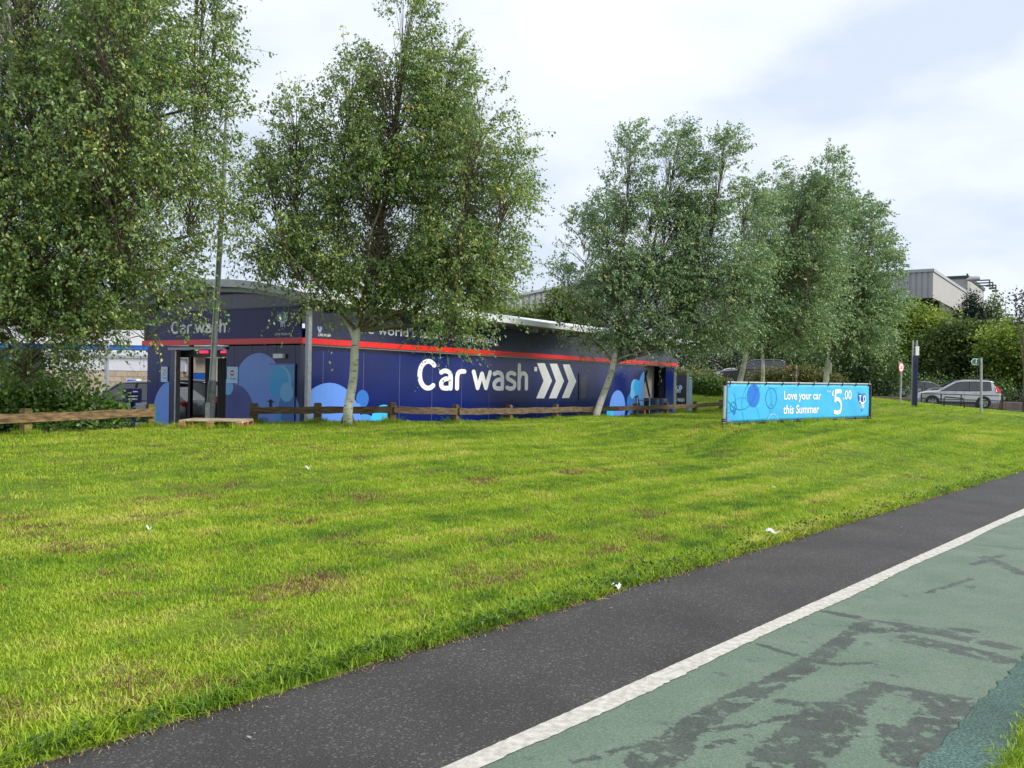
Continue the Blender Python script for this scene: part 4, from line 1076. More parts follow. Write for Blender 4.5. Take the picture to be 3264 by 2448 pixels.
# ------------------------------------------------------------------ cars
def car_paint(name, c, metal=0.3): return mat(name, c, 0.28, metal=metal, coat=0.7, var=0.03, vscale=1)
m_tyre = mat('tyre_rubber', (0.012, 0.012, 0.012), 0.75); m_rim = mat('alloy_rim', (0.35, 0.36, 0.37), 0.35, metal=0.7)
m_cglass = mat('car_glass', (0.015, 0.018, 0.022), 0.06, spec=0.8, coat=0.5, var=0.3, vscale=1.5)
m_hl_ = mat('headlight_lens', (0.6, 0.62, 0.64), 0.15, coat=0.6); m_tl = mat('tail_light_lens', (0.55, 0.015, 0.02), 0.2, coat=0.6)
m_trim = mat('black_trim', (0.015, 0.015, 0.016), 0.5)
m_plate = mat('number_plate', (0.7, 0.66, 0.35), 0.5)
def car(label, cat, loc, rz, paint, L=4.5, Wd=1.8, H=1.65, style='suv', group=None, bars=False, plate=False):
    """Nose towards +X. Body lofted from stations: (x, z_low, z_shoulder, z_deck, half-width)."""
    c = thing('parked_car', label, cat, loc, rz, group)
    h = Wd / 2; l = L / 2
    if style == 'suv':   belt = 0.655 * H; hood = 0.63 * H; xs = (0.92, 0.36, 0.02, -0.72, -0.93); tail = 0.68 * H
    elif style == 'sedan': belt = 0.64 * H; hood = 0.58 * H; xs = (0.95, 0.42, 0.12, -0.42, -0.80); tail = 0.70 * H
    else: belt = 0.62 * H; hood = 0.60 * H; xs = (0.92, 0.42, 0.12, -0.55, -0.95); tail = 0.63 * H
    st = [(-1.0, 0.36, 0.30 * H + .1, tail - 0.10, .80), (-0.97, 0.27, 0.40 * H, tail - 0.02, .93), (-0.85, 0.22, 0.42 * H, tail, .985), (-0.55, 0.20, 0.42 * H, belt, 1.0), (0.0, 0.20, 0.42 * H, belt - .01, 1.0),
          (xs[1], 0.20, 0.42 * H, belt - 0.02, 1.0), (xs[1] + 0.1, 0.20, 0.42 * H, hood, .99), (0.75, 0.22, 0.40 * H, hood - 0.05, .965), (0.92, 0.25, 0.36 * H, hood - 0.15, .90), (0.985, 0.30, 0.30 * H, hood - 0.27, .80), (1.0, 0.36, 0.29 * H, 0.42 * H, .72)]
    vs, fs = [], []
    for (x, zl, zm, zd, w) in st:
        w *= h
        for (yy, zz) in ((-0.86 * w, zl), (-w, zl + 0.14), (-w, zm), (-w * 0.965, zd - 0.06), (-w * 0.86, zd), (0, zd + 0.025), (w * 0.86, zd), (w * 0.965, zd - 0.06), (w, zm), (w, zl + 0.14), (0.86 * w, zl)):
            vs.append((x * l, yy, zz))
    n = 11
    for i in range(len(st) - 1):
        for k in range(n):
            k2 = (k + 1) % n; fs.append((i * n + k, i * n + k2, (i + 1) * n + k2, (i + 1) * n + k))
    fs.append(tuple(range(n - 1, -1, -1))); fs.append(tuple((len(st) - 1) * n + k for k in range(n)))
    MB().add(vs, fs).build('body', paint, c, smooth=True, local=True)
    # glasshouse and roof
    xa, xb, xc, xd = xs[1] * l + 0.12, xs[2] * l, xs[3] * l, xs[4] * l
    rz_ = H - 0.035
    base = [(xa, belt - 0.03, .90), (xb, belt - 0.02, .94), (xc, belt - 0.02, .94), (xd, tail - 0.03, .86)]
    topp = [(xb + 0.02, rz_ - 0.04, .70), (xb - 0.25, rz_, .72), (xc, rz_, .71), (xc - 0.22 if style != 'sedan' else xc, rz_ - 0.05, .68)]
    gv = []
    for (x, z, w) in base: gv += [(x, -w * h, z), (x, w * h, z)]
    for (x, z, w) in topp: gv += [(x, -w * h, z), (x, w * h, z)]
    gf = []
    for i in range(3):
        gf.append((2 * i, 2 * i + 2, 8 + 2 * i + 2, 8 + 2 * i)); gf.append((2 * i + 1, 8 + 2 * i + 1, 8 + 2 * i + 3, 2 * i + 3))
        gf.append((8 + 2 * i, 8 + 2 * i + 2, 8 + 2 * i + 3, 8 + 2 * i + 1))
    gf += [(0, 8, 9, 1), (6, 7, 15, 14)]
    MB().add(gv, gf).build('window_glass', m_cglass, c, local=True)
    rv = []
    rs = [(topp[0][0] + 0.03, rz_ - 0.05, .70), (topp[1][0], rz_ + 0.012, .735), ((topp[1][0] + topp[2][0]) / 2, rz_ + 0.03, .74), (topp[2][0], rz_ + 0.012, .725), (topp[3][0] - 0.06, rz_ - 0.035, .70)]
    for (x, z, w) in rs:
        for (yy, dz) in ((-w * h, -0.035), (-w * h * .93, 0.0), (0, 0.025), (w * h * .93, 0.0), (w * h, -0.035)): rv.append((x, yy, z + dz))
    rf = []
    for i in range(len(rs) - 1):
        for k in range(4): rf.append((i * 5 + k, i * 5 + k + 1, (i + 1) * 5 + k + 1, (i + 1) * 5 + k))
    ro = MB().add(rv, [f[::-1] for f in rf]).build('roof', paint, c, smooth=True, local=True)
    sd = ro.modifiers.new('thick', 'SOLIDIFY'); sd.thickness = 0.03
    def lerp(p, q, t): return tuple(p[i] + (q[i] - p[i]) * t for i in range(3))
    for sgn in (-1, 1):
        B_ = [(x, sgn * w * h * 1.012, z) for (x, z, w) in base]; T_ = [(x, sgn * w * h * 1.02, z) for (x, z, w) in topp]
        MB().tube([B_[0], T_[0]], 0.045, 6).build('pillar', paint, c, local=True)
        mid_b, mid_t = lerp(B_[1], B_[2], .42), lerp(T_[1], T_[2], .30)
        MB().tube([mid_b, mid_t], 0.035, 6).build('pillar', m_trim, c, local=True)
        # broad rear quarter
        q = [B_[3], lerp(B_[2], B_[3], .35), lerp(T_[2], T_[3], .55), T_[3]]
        MB().add(q, [(0, 1, 2, 3)]).build('rear_quarter', paint, c, local=True)
        mx_ = xa - 0.12
        MB().box((mx_, sgn * (h + 0.08), belt + 0.06), (0.07, 0.10, 0.065)).build('door_mirror', paint, c, local=True)
        MB().box((0.0, sgn * (h + 0.001), 0.34), (l * 0.55, 0.012, 0.05)).build('side_sill', m_trim, c, local=True)
        for x in (0.05, -0.42):
            MB().box((x * l, sgn * (h * 0.99 + 0.01), belt - 0.16), (0.09, 0.014, 0.016)).build('door_handle', paint, c, local=True)
        b = MB()
        for x in (0.30 * l, -0.16 * l): b.box((x, sgn * (h + 0.0015), 0.62 * belt + .1), (0.004, 0.003, 0.26))
        b.build('door_gap', m_trim, c, local=True)
        hl = [(l * .86, sgn * h * .93, hood - .17), (l * .955, sgn * h * .83, hood - .22), (l * .965, sgn * h * .80, hood - .34), (l * .88, sgn * h * .95, hood - .30)]
        MB().add([(x + .02, y + sgn * .012, z) for x, y, z in hl], [(0, 1, 2, 3)]).build('headlight', m_hl_, c, local=True)
        if style == 'suv':
            tlp = [(-l * .88, sgn * h * .955, tail - .02), (-l * .86, sgn * h * .80, tail + .22), (-l * .90, sgn * h * .78, tail + .22), (-l * .99, sgn * h * .86, tail - .03), (-l * .985, sgn * h * .90, tail - .19), (-l * .90, sgn * h * .985, tail - .15)]
        else:
            tlp = [(-l * .86, sgn * h * .985, tail - .06), (-l * .97, sgn * h * .90, tail - .06), (-l * 1.0, sgn * h * .80, tail - .14), (-l * .985, sgn * h * .86, tail - .24), (-l * .92, sgn * h * .98, tail - .18)]
        tb_ = MB().add([(x - .015, y + sgn * .02, z) for x, y, z in tlp], [tuple(range(len(tlp)))]).build('tail_light', m_tl, c, local=True)
        ts_ = tb_.modifiers.new('thick', 'SOLIDIFY'); ts_.thickness = 0.03; ts_.offset = 0
        if bars: MB().tube([(T_[1][0] - .1, sgn * h * .66, rz_ + .09), (T_[2][0] - .05, sgn * h * .66, rz_ + .09)], 0.022, 6).build('roof_rail', m_galv, c, local=True)
        rr = 0.335 if style == 'suv' else 0.31
        for x in (0.60, -0.60):
            MB().tube([(x * l, sgn * (h - 0.30), rr + .02), (x * l, sgn * (h + 0.004), rr + .02)], rr * 1.17, 22).build('wheel_arch', m_trim, c, local=True)
            wh = MB().tube([(x * l, sgn * (h - 0.2), rr), (x * l, sgn * (h + 0.014), rr), (x * l, sgn * (h + 0.022), rr)], [rr, rr, rr * .93], 24).build('wheel', m_tyre, c, smooth=True, local=True)
            MB().tube([(x * l, sgn * (h + 0.02), rr), (x * l, sgn * (h + 0.028), rr)], rr * .64, 20).build('rim', m_trim, wh, local=True)
            b = MB()
            for k in range(5):
                a = k * 2 * math.pi / 5 + 0.4; ca, sa = math.cos(a), math.sin(a)
                q = [(0.0, -.035), (0.0, .035), (rr * .66, .055), (rr * .66, -.055)]
                b.add([(x * l + u * ca - v * sa, sgn * (h + 0.031), rr + u * sa + v * ca) for u, v in q], [(0, 1, 2, 3)])
            b.build('spoke', m_rim, wh, local=True)
            ri = [(rr * .62 * math.cos(a), rr * .62 * math.sin(a)) for a in np.linspace(0, 2 * math.pi, 24, endpoint=False)]
            b = MB()
            for poly in ribbon(ri, .04, closed=True): b.add([(x * l + u, sgn * (h + 0.0305), rr + v) for u, v in poly], [(0, 1, 2, 3)])
            b.build('rim_edge', m_rim, wh, local=True)
    MB().box((l * .985, 0, 0.36), (0.04, h * .74, 0.10)).build('front_bumper', m_trim, c, local=True)
    MB().box((-l * .985, 0, 0.36), (0.04, h * .78, 0.08)).build('rear_bumper', m_trim, c, local=True)
    if plate: MB().box((-l * 1.0 - 0.012, 0, 0.80), (0.008, 0.26, 0.055)).build('number_plate', m_plate, c, local=True)
    return c
def car_at(px, Z, z, **k):
    p = at(px, 1230, Z); return (p.x, p.y, z)
m_silver = car_paint('silver_paint', (0.46, 0.47, 0.49), 0.55); m_gm = car_paint('gunmetal_paint', (0.26, 0.26, 0.31)); m_dk = car_paint('charcoal_paint', (0.04, 0.037, 0.045), 0.2)
m_wpaint = car_paint('pale_silver_paint', (0.55, 0.58, 0.62)); m_greyp = car_paint('mid_grey_paint', (0.20, 0.21, 0.22)); m_blk = car_paint('black_paint', (0.012, 0.012, 0.014), 0.1)
pS = at(3049, 1300, 52.0)
car('silver estate-type car with red tail lights driving behind the guard rail', 'car', (pS.x, pS.y, road_z(pS.x, pS.y) + 0.005), R(180 - 24), m_silver, 4.5, 1.82, 1.62, 'suv', bars=True)
pG = at(2952, 1240, 72.0)
car('dark silver saloon with a red tail light standing behind the totem post', 'car', (pG.x, pG.y, 0.72), R(-14), m_gm, 4.9, 1.85, 1.45, 'sedan')
pD = at(3040, 1240, 70.0)
car('dark car whose roof shows above the silver car', 'car', (pD.x, pD.y, 0.70), R(168), m_dk, 4.4, 1.8, 1.62, 'suv')
pA = at(2395, 1200, 58.0)
car('dark charcoal four-by-four parked behind the left birch stem and shrubs', 'car', (pA.x, pA.y, 1.50), R(180 - 8), m_dk, 4.9, 1.9, 1.85, 'suv')
pB = at(2322, 1200, 63.0)
car('pale silver hatchback half hidden behind the charcoal four-by-four', 'car', (pB.x, pB.y, 1.38), R(180 - 10), m_wpaint, 4.2, 1.75, 1.46, 'hatch')
pH = at(437, 1250, 27.5)
car('mid grey hatchback on the forecourt behind the blue instruction post', 'car', (pH.x, pH.y, -0.05), R(180 - 6), m_greyp, 4.2, 1.75, 1.46, 'hatch')
pK = at(566, 1280, 32.0)
car('black hatchback seen through the open car wash entrance', 'car', (pK.x, pK.y, -0.05), R(172), m_blk, 4.1, 1.75, 1.5, 'hatch')

# ------------------------------------------------------------------ filling station beyond the forecourt
ps = thing('filling_station', 'tan block filling station shop with white cladding band and blue canopy edge', 'shop', (-20, 48, -0.06))
YS = 48.0
XA, XB = at(-120, 1200, YS).x, at(592, 1200, YS).x
zt_, zw = at(300, 1181, YS).z, at(300, 1126, YS).z
FSH = Frame((XA, YS), (1, 0), (0, -1))
MB().fbox(FSH, 0, XB - XA, -0.06, zw, -6, -0.12).build('core_wall', mat('mortar', (0.42, 0.36, 0.28), 0.9, var=0.1), ps)
blk_mats = [mat('tan_block', (0.58, 0.46, 0.33), 0.85, var=0.12, bump=0.3), mat('sand_block', (0.64, 0.53, 0.40), 0.85, var=0.12, bump=0.3), mat('buff_block', (0.52, 0.41, 0.30), 0.85, var=0.12, bump=0.3)]
bw, bh = 0.62, 0.305
meshes = []
for m in blk_mats:
    b = MB().box((0, 0, 0), (bw / 2 - 0.008, 0.06, bh / 2 - 0.008)); me = bpy.data.meshes.new('block'); me.from_pydata(b.v, [], b.f); me.update(); me.materials.append(m); meshes.append(me)
XL = at(140, 1200, YS).x
r = 0
z = zt_ - bh / 2
while z > -0.1:
    x = XL + (bw / 2 if r % 2 else 0)
    while x < XB - 0.1:
        o = bpy.data.objects.new('block', random.choice(meshes)); COL.objects.link(o); o.parent = ps; o.matrix_parent_inverse = ps.matrix_basis.inverted()
        o.location = (x + bw / 2 - 0.3, YS - 0.045 + random.gauss(0, .003), z)
        x += bw
    z -= bh; r += 1
m_clad = mat('white_cladding', (0.80, 0.80, 0.82), 0.5, var=0.04)
x = XL
while x < XB:
    MB().fbox(FSH, x - XA + 0.005, min(x + 1.8, XB) - XA - 0.005, zt_ + 0.02, zw - 0.25, -0.11, 0.10).build('cladding_panel', m_clad, ps); x += 1.8
MB().fbox(FSH, XL - XA, XB - XA + 0.3, zw - 0.24, zw - 0.10, -0.11, 0.16).build('gutter', m_soff, ps)
MB().fbox(FSH, XL - XA, XB - XA + 0.25, zw - 0.09, zw + 0.10, -0.11, 0.12).build('upper_band', m_clad, ps)
MB().fbox(FSH, 0, XL - XA - 0.05, -0.06, zw + 0.2, -0.11, 0.08).build('dark_wing_wall', m_dkgrey, ps)
m_bblue = mat('canopy_blue', (0.012, 0.16, 0.62), 0.45, var=0.05)
zc0, zc1, zc2 = at(420, 1114, YS + 1).z, at(420, 1100, YS + 1).z, at(420, 1052, YS + 1).z
MB().fbox(FSH, -2, XB - XA + 1.0, zc0, zc1 - .004, -3, -1.2).build('canopy_blue_edge', m_bblue, ps)
MB().fbox(FSH, -2, XB - XA + 1.1, zc1, zc2, -3, -1.15).build('canopy_fascia', m_clad, ps)
zr0, zr1 = at(200, 1062, YS + 1).z, at(200, 1050, YS + 1).z
MB().fbox(FSH, at(140, 1060, YS).x - XA, at(262, 1060, YS).x - XA, zr0, zr1, -1.148, -1.1).build('canopy_red_stripe', mat('canopy_red', (0.8, 0.06, 0.02), 0.45), ps)
FS2 = Frame((XA, YS - .2), (1, 0), (0, -1))
text_on(FS2, 'Ca', FS2.hit(10, 1150)[0], FS2.hit(56, 1150)[0], FS2.hit(30, 1163)[1], FS2.hit(30, 1138)[1], 0.0, m_pale, 'lettering', ps, bold=0.015)
q = at(612, 1200, 50)
MB().fbox(FSH, at(606, 1200, YS).x - XA, at(660, 1200, YS).x - XA, -0.06, at(640, 1188, YS).z, -0.5, 0).build('blue_store_door', m_bblue, ps)
b = MB()
for i in range(9): b.fbox(FSH, at(575, 1200, YS - 3).x - XA + i * 0.22, at(575, 1200, YS - 3).x - XA + i * 0.22 + 0.035, -0.06, 1.25, 2.4, 2.44)
for z in (0.15, 1.2): b.fbox(FSH, at(575, 1200, YS - 3).x - XA, at(575, 1200, YS - 3).x - XA + 1.8, z, z + 0.04, 2.36, 2.4)
b.build('yard_gate', m_galv, ps)
dpx = at(339, 1200, YS - 4)
cp = thing('canopy_column', 'grey steel column of the filling station canopy', 'column', (dpx.x, YS - 4, -0.06))
MB().box((0, 0, 1.7), (0.08, 0.08, 1.72)).build('shaft', m_galv, cp, local=True); MB().box((0, 0, 0.1), (0.25, 0.25, 0.12)).build('base', m_conc, cp, local=True)

# blue instruction box on a post
p = at(416, 1262, 21.5); zb_ = -0.06
ib = thing('instruction_post', 'dark blue instruction box on a blue post behind the brown fence', 'sign', (p.x, p.y, zb_))
FI = Frame((at(392, 1262, 21.4).x, 21.4), (0.985, 0.174), (0.174, -0.985))
m_ib = mat('instruction_blue', (0.018, 0.022, 0.15), 0.4, coat=0.2)
zA, zB = FI.hit(416, 1284)[1], FI.hit(416, 1238)[1]; wI = FI.hit(441, 1262)[0]
MB().fbox(FI, 0, wI, zA, zB, -0.34, 0).build('box', m_ib, ib)
MB().fbox(FI, wI * .42, wI * .68, zb_, zA, -0.22, -0.12).build('post', m_ib, ib)
MB().fbox(FI, wI * .38, wI * .60, zA + (zB - zA) * .58, zB - (zB - zA) * .16, 0.001, 0.012).build('picture_patch', m_black, ib)
for (a, c, zq) in ((.64, .95, .78), (.36, .95, .46), (.36, .93, .26)):
    b = MB(); x = a
    while x < c - .02:
        w_ = random.choice((.05, .08, .11)); b.fbox(FI, wI * x, wI * min(x + w_, c), zA + (zB - zA) * (zq - .045), zA + (zB - zA) * (zq + .045), 0.001, 0.006); x += w_ + .025
    b.build('worn_lettering', m_white, ib)
p = at(419, 1222, 33)
au = thing('air_machine', 'white and blue air and water machine behind the blue instruction post', 'machine', (p.x, 33, -0.06))
FA = Frame((at(402, 1222, 33).x, 33.0), (1, 0), (0, -1)); wA = FA.hit(436, 1222)[0]; zTa = FA.hit(419, 1208)[1]
MB().fbox(FA, 0, wA, -0.06, zTa, -0.4, 0).build('cabinet', m_white, au)
MB().fbox(FA, 0.04, wA - 0.04, zTa - 0.12, zTa - 0.02, 0.001, 0.012).build('header_panel', m_bblue, au)
MB().fbox(FA, 0.05, wA - 0.05, zTa - 0.38, zTa - 0.20, 0.001, 0.02).build('control_panel', m_ib, au)
p = at(446, 1215, 34)
hl2 = thing('hoop_barrier', 'thin steel hoop barrier right of the air machine', 'barrier', (p.x, 34, -0.06))
MB().tube([(-.25, 0, 0), (-.25, 0, 1.3), (-.18, 0, 1.38), (.5, 0, 1.38), (.5, 0, 0)], 0.025, 8).build('hoop', m_galv, hl2, local=True)

# ------------------------------------------------------------------ posts, signs and rails on the right
def ground_pt(px, py, Z):
    p = at(px, py, Z); return Vector((p.x, p.y, hz(p.x, p.y)))
g0 = ground_pt(2869, 1283, 41.0)
ss = thing('speed_sign', 'round white speed limit sign with red rim on a thin grey post', 'sign', tuple(g0))
tz = at(2873, 1155, 41).z
MB().tube([g0 - Vector((0, 0, .2)), Vector((g0.x + .03, g0.y, tz))], 0.045, 10).build('post', m_galv, ss, smooth=True)
FV = Frame((at(2872, 1170, 40.9).x, 40.9), (0.777, 0.63), (0.63, -0.777))
zc = at(2872, 1171, 40.9).z
MB().fpoly(FV, disc(0, zc, 0.24, n=36), 0.012, 0.012).build('sign_rim', m_red, ss)
MB().fpoly(FV, disc(0, zc, 0.185, n=36), 0.015).build('sign_face', m_white, ss)
text_on(FV, '30', -0.11, 0.11, zc - 0.085, zc + 0.085, 0.017, m_black, 'sign_numeral', ss, bold=0.02)
g1 = ground_pt(2914, 1285, 39.0)
tm = thing('totem_post', 'tall dark navy totem post with white top plate on the lawn crest', 'sign', tuple(g1))
za_, zb2, zc2_ = at(2914, 1085, 39).z, at(2914, 1104, 39).z, at(2914, 1133, 39).z
MB().box((g1.x + .0, g1.y, (g1.z - .2 + zc2_) / 2), (0.105, 0.09, (zc2_ - g1.z + .2) / 2)).build('shaft', m_navyd, tm)
MB().box((g1.x + .055, g1.y - .06, (zc2_ + zb2) / 2), (0.075, 0.06, (zb2 - zc2_) / 2 - .002)).build('white_plate', m_white, tm)
for dx in (-0.10, 0.07): MB().box((g1.x + dx, g1.y, (za_ + g1.z) / 2), (0.022, 0.05 + dx * .1, (za_ - g1.z) / 2)).build('steel_upright', m_galv, tm)
g2 = ground_pt(3128, 1317, 36.0)
fsn = thing('footpath_sign', 'green arrow shaped footpath sign on a grey pole by the lawn', 'sign', tuple(g2))
tz = at(3122, 1140, 36).z
MB().tube([g2 - Vector((0, 0, .2)), Vector((g2.x - .05, g2.y, tz))], 0.05, 12).build('pole', m_galv, fsn, smooth=True)
FG = Frame((at(3095, 1153, 35.95).x, 35.95), (0.97, 0.24), (0.24, -0.97))
m_sg = mat('sign_green', (0.012, 0.13, 0.075), 0.4, var=0.05)
def arrow(s, x0, x1, z0, z1, n): return [(x0 + n, z0 + s), (x1 - s, z0 + s), (x1 - s, z1 - s), (x0 + n, z1 - s), (x0 + s * 1.4, (z0 + z1) / 2)]
zm0, zm1 = FG.hit(3110, 1163.5)[1], FG.hit(3110, 1143)[1]; xw = FG.hit(3121, 1153)[0]
MB().fpoly(FG, arrow(0, 0, xw, zm0, zm1, .10), 0.0, 0.012).build('sign_border', m_white, fsn)
MB().fpoly(FG, arrow(0.02, 0, xw, zm0, zm1, .10), 0.003).build('sign_face', m_sg, fsn)
cxm, czm = xw * .66, (zm0 + zm1) / 2
b = MB()
for i, q in enumerate([[(0, .35), (-.05, -.05)], [(-.05, -.05), (.22, -.5)], [(-.05, -.05), (-.3, -.5)], [(0, .28), (.25, -.02)], [(0, .28), (-.25, .02)]]):
    for poly in ribbon(q, .13): b.fpoly(FG, [(cxm + x * .13, czm + y * .13) for x, y in poly], 0.005 + i * .0004)
b.fpoly(FG, disc(cxm + .01, czm + .08, .022, n=12), 0.005); b.build('walking_figure', m_white, fsn)

m_rail = mat('black_rail_paint', (0.018, 0.018, 0.02), 0.45, var=0.1)
gr = thing('guard_rail', 'black pedestrian guard rail with thin bars along the road in front of the silver car', 'railing', tuple(at(2938, 1280, 45.5)))
ga, gb = at(2937, 1255, 46.0), at(3330, 1265, 44.0)
gl = (gb - ga); gl.z = 0; GL = gl.length; gd = gl.normalized()
def gpt(t, z):
    p = ga + gd * t; zz = min(hz(p.x, p.y), 1.0); return Vector((p.x, p.y, zz + z))
npan = 6
tops_g = []
for i in range(npan + 1):
    t = GL * i / npan
    a_ = gpt(t, -0.2); c_ = gpt(t, 0); zt2 = at(2937, 1254, 46).z + (at(3264, 1264.5, 44.3).z - at(2937, 1254, 46).z) * t / (GL * .83)
    tops_g.append((t, zt2))
    MB().tube([a_, Vector((c_.x, c_.y, zt2))], 0.035, 8).build('post', m_rail, gr)
for (t0, z0), (t1, z1) in zip(tops_g[:-1], tops_g[1:]):
    P0, P1 = gpt(t0, 0), gpt(t1, 0)
    for dz in (0.0, -0.26):
        MB().tube([Vector((P0.x, P0.y, z0 + dz)), Vector((P1.x, P1.y, z1 + dz))], 0.022, 6).build('rail', m_rail, gr)
    MB().tube([Vector((P0.x, P0.y, P0.z + .1)), Vector((P1.x, P1.y, P1.z + .1))], 0.02, 6).build('rail', m_rail, gr)
    for k in range(1, 13):
        q = k / 13; p = P0 + (P1 - P0) * q; zt2 = z0 + (z1 - z0) * q
        MB().tube([Vector((p.x, p.y, p.z + .1)), Vector((p.x, p.y, zt2 - .26))], 0.007, 4, cap=False).build('bar', m_rail, gr)
hb = thing('hoop_barrier', 'short black double hoop barrier before the guard rail and silver car', 'barrier', tuple(ground_pt(3041, 1300, 41)))
ha, hc = ground_pt(3009, 1297, 41), ground_pt(3074, 1305, 40.6)
up = Vector((0, 0, 1)); H1 = at(3040, 1265, 41).z - ha.z
MB().tube([ha, ha + up * (H1 - .1), ha + up * H1 + (hc - ha) * .06, ha + up * H1 + (hc - ha) * .94 * Vector((1, 1, 0)).length / 1.414, hc + up * (H1 - .2), hc - up * .1], 0.03, 8).build('hoop', m_rail, hb)
MB().tube([ha + up * .55 * H1, hc + up * .55 * H1], 0.022, 6).build('cross_bar', m_rail, hb)
# low brown kerb wall along the far side of the road
kw = thing('kerb_wall', 'low brown stone kerb wall along the far side of the road', 'wall', tuple(at(2840, 1275, 63)))
m_kst = mat('brown_kerb_stone', (0.25, 0.175, 0.135), 0.8, var=0.2, vscale=3, bump=0.2)
pts = [(2560, 1262, 66), (2777, 1262, 64), (2905, 1268, 61), (3010, 1273, 59), (3120, 1279, 57), (3264, 1284, 55), (3420, 1291, 53)]
P = [at(*q) for q in pts]
for i in range(len(P) - 1):
    n = max(2, int((P[i + 1] - P[i]).length / 0.9))
    for j in range(n):
        a, c = P[i] + (P[i + 1] - P[i]) * ((j + .02) / n), P[i] + (P[i + 1] - P[i]) * ((j + .98) / n)
        d = (c - a).normalized(); s_ = Vector((d.y, -d.x, 0)) * .2
        vs = []
        for q in (a, c):
            for sg in (-1, 1):
                for dz in (-0.55, 0): vs.append((q.x + s_.x * sg, q.y + s_.y * sg, q.z + dz))
        MB().add(vs, [(0, 1, 3, 2), (4, 6, 7, 5), (1, 5, 7, 3), (0, 4, 5, 1), (2, 3, 7, 6)]).build('kerb_stone', m_kst, kw)
# pale strip of pavement at the lawn's right end
def gz_(px, Z, d=.03):
    p = at(px, 1300, Z); return (p.x, p.y, hz(p.x, p.y) + d)
flat('pavement', [gz_(3190, 36.6), gz_(3420, 33.5), gz_(3420, 36.5), gz_(3205, 38.6)], mat('pale_pavement', (0.42, 0.40, 0.37), 0.85, var=0.12, vscale=4))
# ticket machine seen behind the right birch stem
p = at(2614, 1200, 47)
tk = thing('ticket_machine', 'black ticket machine with maroon lower panel beside the right birch stem', 'machine', (p.x, p.y, 0.9))
zq0, zq1, zq2 = at(2614, 1225, 47).z, at(2614, 1200, 47).z, at(2614, 1172, 47).z
MB().box((p.x, p.y, (zq0 + zq2) / 2 - .3), (0.21, 0.2, (zq2 - zq0) / 2 + .3)).build('cabinet', m_black, tk)
MB().box((p.x - .01, p.y - .21, (zq0 + zq1) / 2 - .2), (0.165, 0.012, (zq1 - zq0) / 2 + .2)).build('lower_panel', mat('maroon_panel', (0.16, 0.05, 0.07), 0.5), tk)
MB().box((p.x - .01, p.y - .21, (zq1 + zq2) / 2 + .02), (0.165, 0.012, (zq2 - zq1) / 2 - .06)).build('screen', m_cglass, tk)
# thin pole beside that stem
p = at(2648, 1180, 46)
tp_ = thing('steel_pole', 'thin pale steel pole just right of the right birch stem', 'pole', (p.x, p.y, 0.9))
MB().tube([(0, 0, -.3), (0, 0, at(2648, 1120, 46).z - .9)], 0.04, 8).build('shaft', m_galv, tp_, local=True); MB().tube([(0, 0, .0), (0, 0, .12)], 0.07, 8).build('base', m_galv, tp_, local=True)

# ------------------------------------------------------------------ large buildings behind the trees
m_cl = mat('grey_profiled_cladding', (0.33, 0.34, 0.34), 0.55, var=0.05, vscale=.6)
m_cl2 = mat('cream_grey_cladding', (0.38, 0.37, 0.345), 0.6, var=0.05, vscale=.6)
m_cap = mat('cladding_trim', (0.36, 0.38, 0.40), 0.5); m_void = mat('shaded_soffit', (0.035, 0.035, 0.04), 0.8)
def ribbed(F, t0, t1, zl, zh, pitch, depth, m, name, parent):
    """profiled sheet: zl, zh functions of t."""
    n = max(2, int((t1 - t0) / pitch)); vs = []; fs = []; 
    for i in range(n):
        a = t0 + (t1 - t0) * i / n; w_ = (t1 - t0) / n
        for (q, o) in ((0, 0), (.62, 0), (.72, -depth), (.90, -depth)):
            t = a + q * w_; vs += [F.pt(t, zl(t), o), F.pt(t, zh(t), o)]
    vs += [F.pt(t1, zl(t1), 0), F.pt(t1, zh(t1), 0)]
    for i in range(len(vs) // 2 - 1): fs.append((2 * i, 2 * i + 2, 2 * i + 3, 2 * i + 1))
    return MB().add(vs, fs).build(name, m, parent)
ZW = 105.0
FWH = Frame((at(1592, 957, ZW).x, ZW), (0.985, 0.174), (0.174, -0.985))
wh = thing('warehouse', 'grey ribbed warehouse with a sloping gable roof behind the car wash', 'building', (FWH.O[0], FWH.O[1], 0))
ze = at(1592, 957, ZW).z; tR = 34.0; sl = 0.235
ribbed(FWH, 0, tR, lambda t: 6.5, lambda t: ze + sl * min(t, tR - t), 0.75, 0.10, m_cl, 'upper_cladding', wh)
MB().fbox(FWH, -0.05, tR, 0, 6.5, -0.3, 0.05).build('lower_wall', m_cl2, wh)
b = MB()
for (a, c) in ((0, tR / 2), (tR / 2, tR)):
    za_ = ze + sl * min(a, tR - a); zc_ = ze + sl * min(c, tR - c)
    P = [FWH.pt(a, za_, .25), FWH.pt(c, zc_, .25), FWH.pt(c, zc_, -40), FWH.pt(a, za_, -40)]
    b.add(P + [p + Vector((0, 0, .3)) for p in P], [(0, 1, 2, 3), (7, 6, 5, 4), (0, 4, 5, 1), (1, 5, 6, 2), (2, 6, 7, 3), (3, 7, 4, 0)])
b.build('roof', m_cap, wh)
MB().fbox(Frame(FWH.O, (-0.174, 0.985), (-0.985, -0.174)), 0, 40, 0, ze, -0.2, 0.0).build('side_wall', m_cl2, wh)

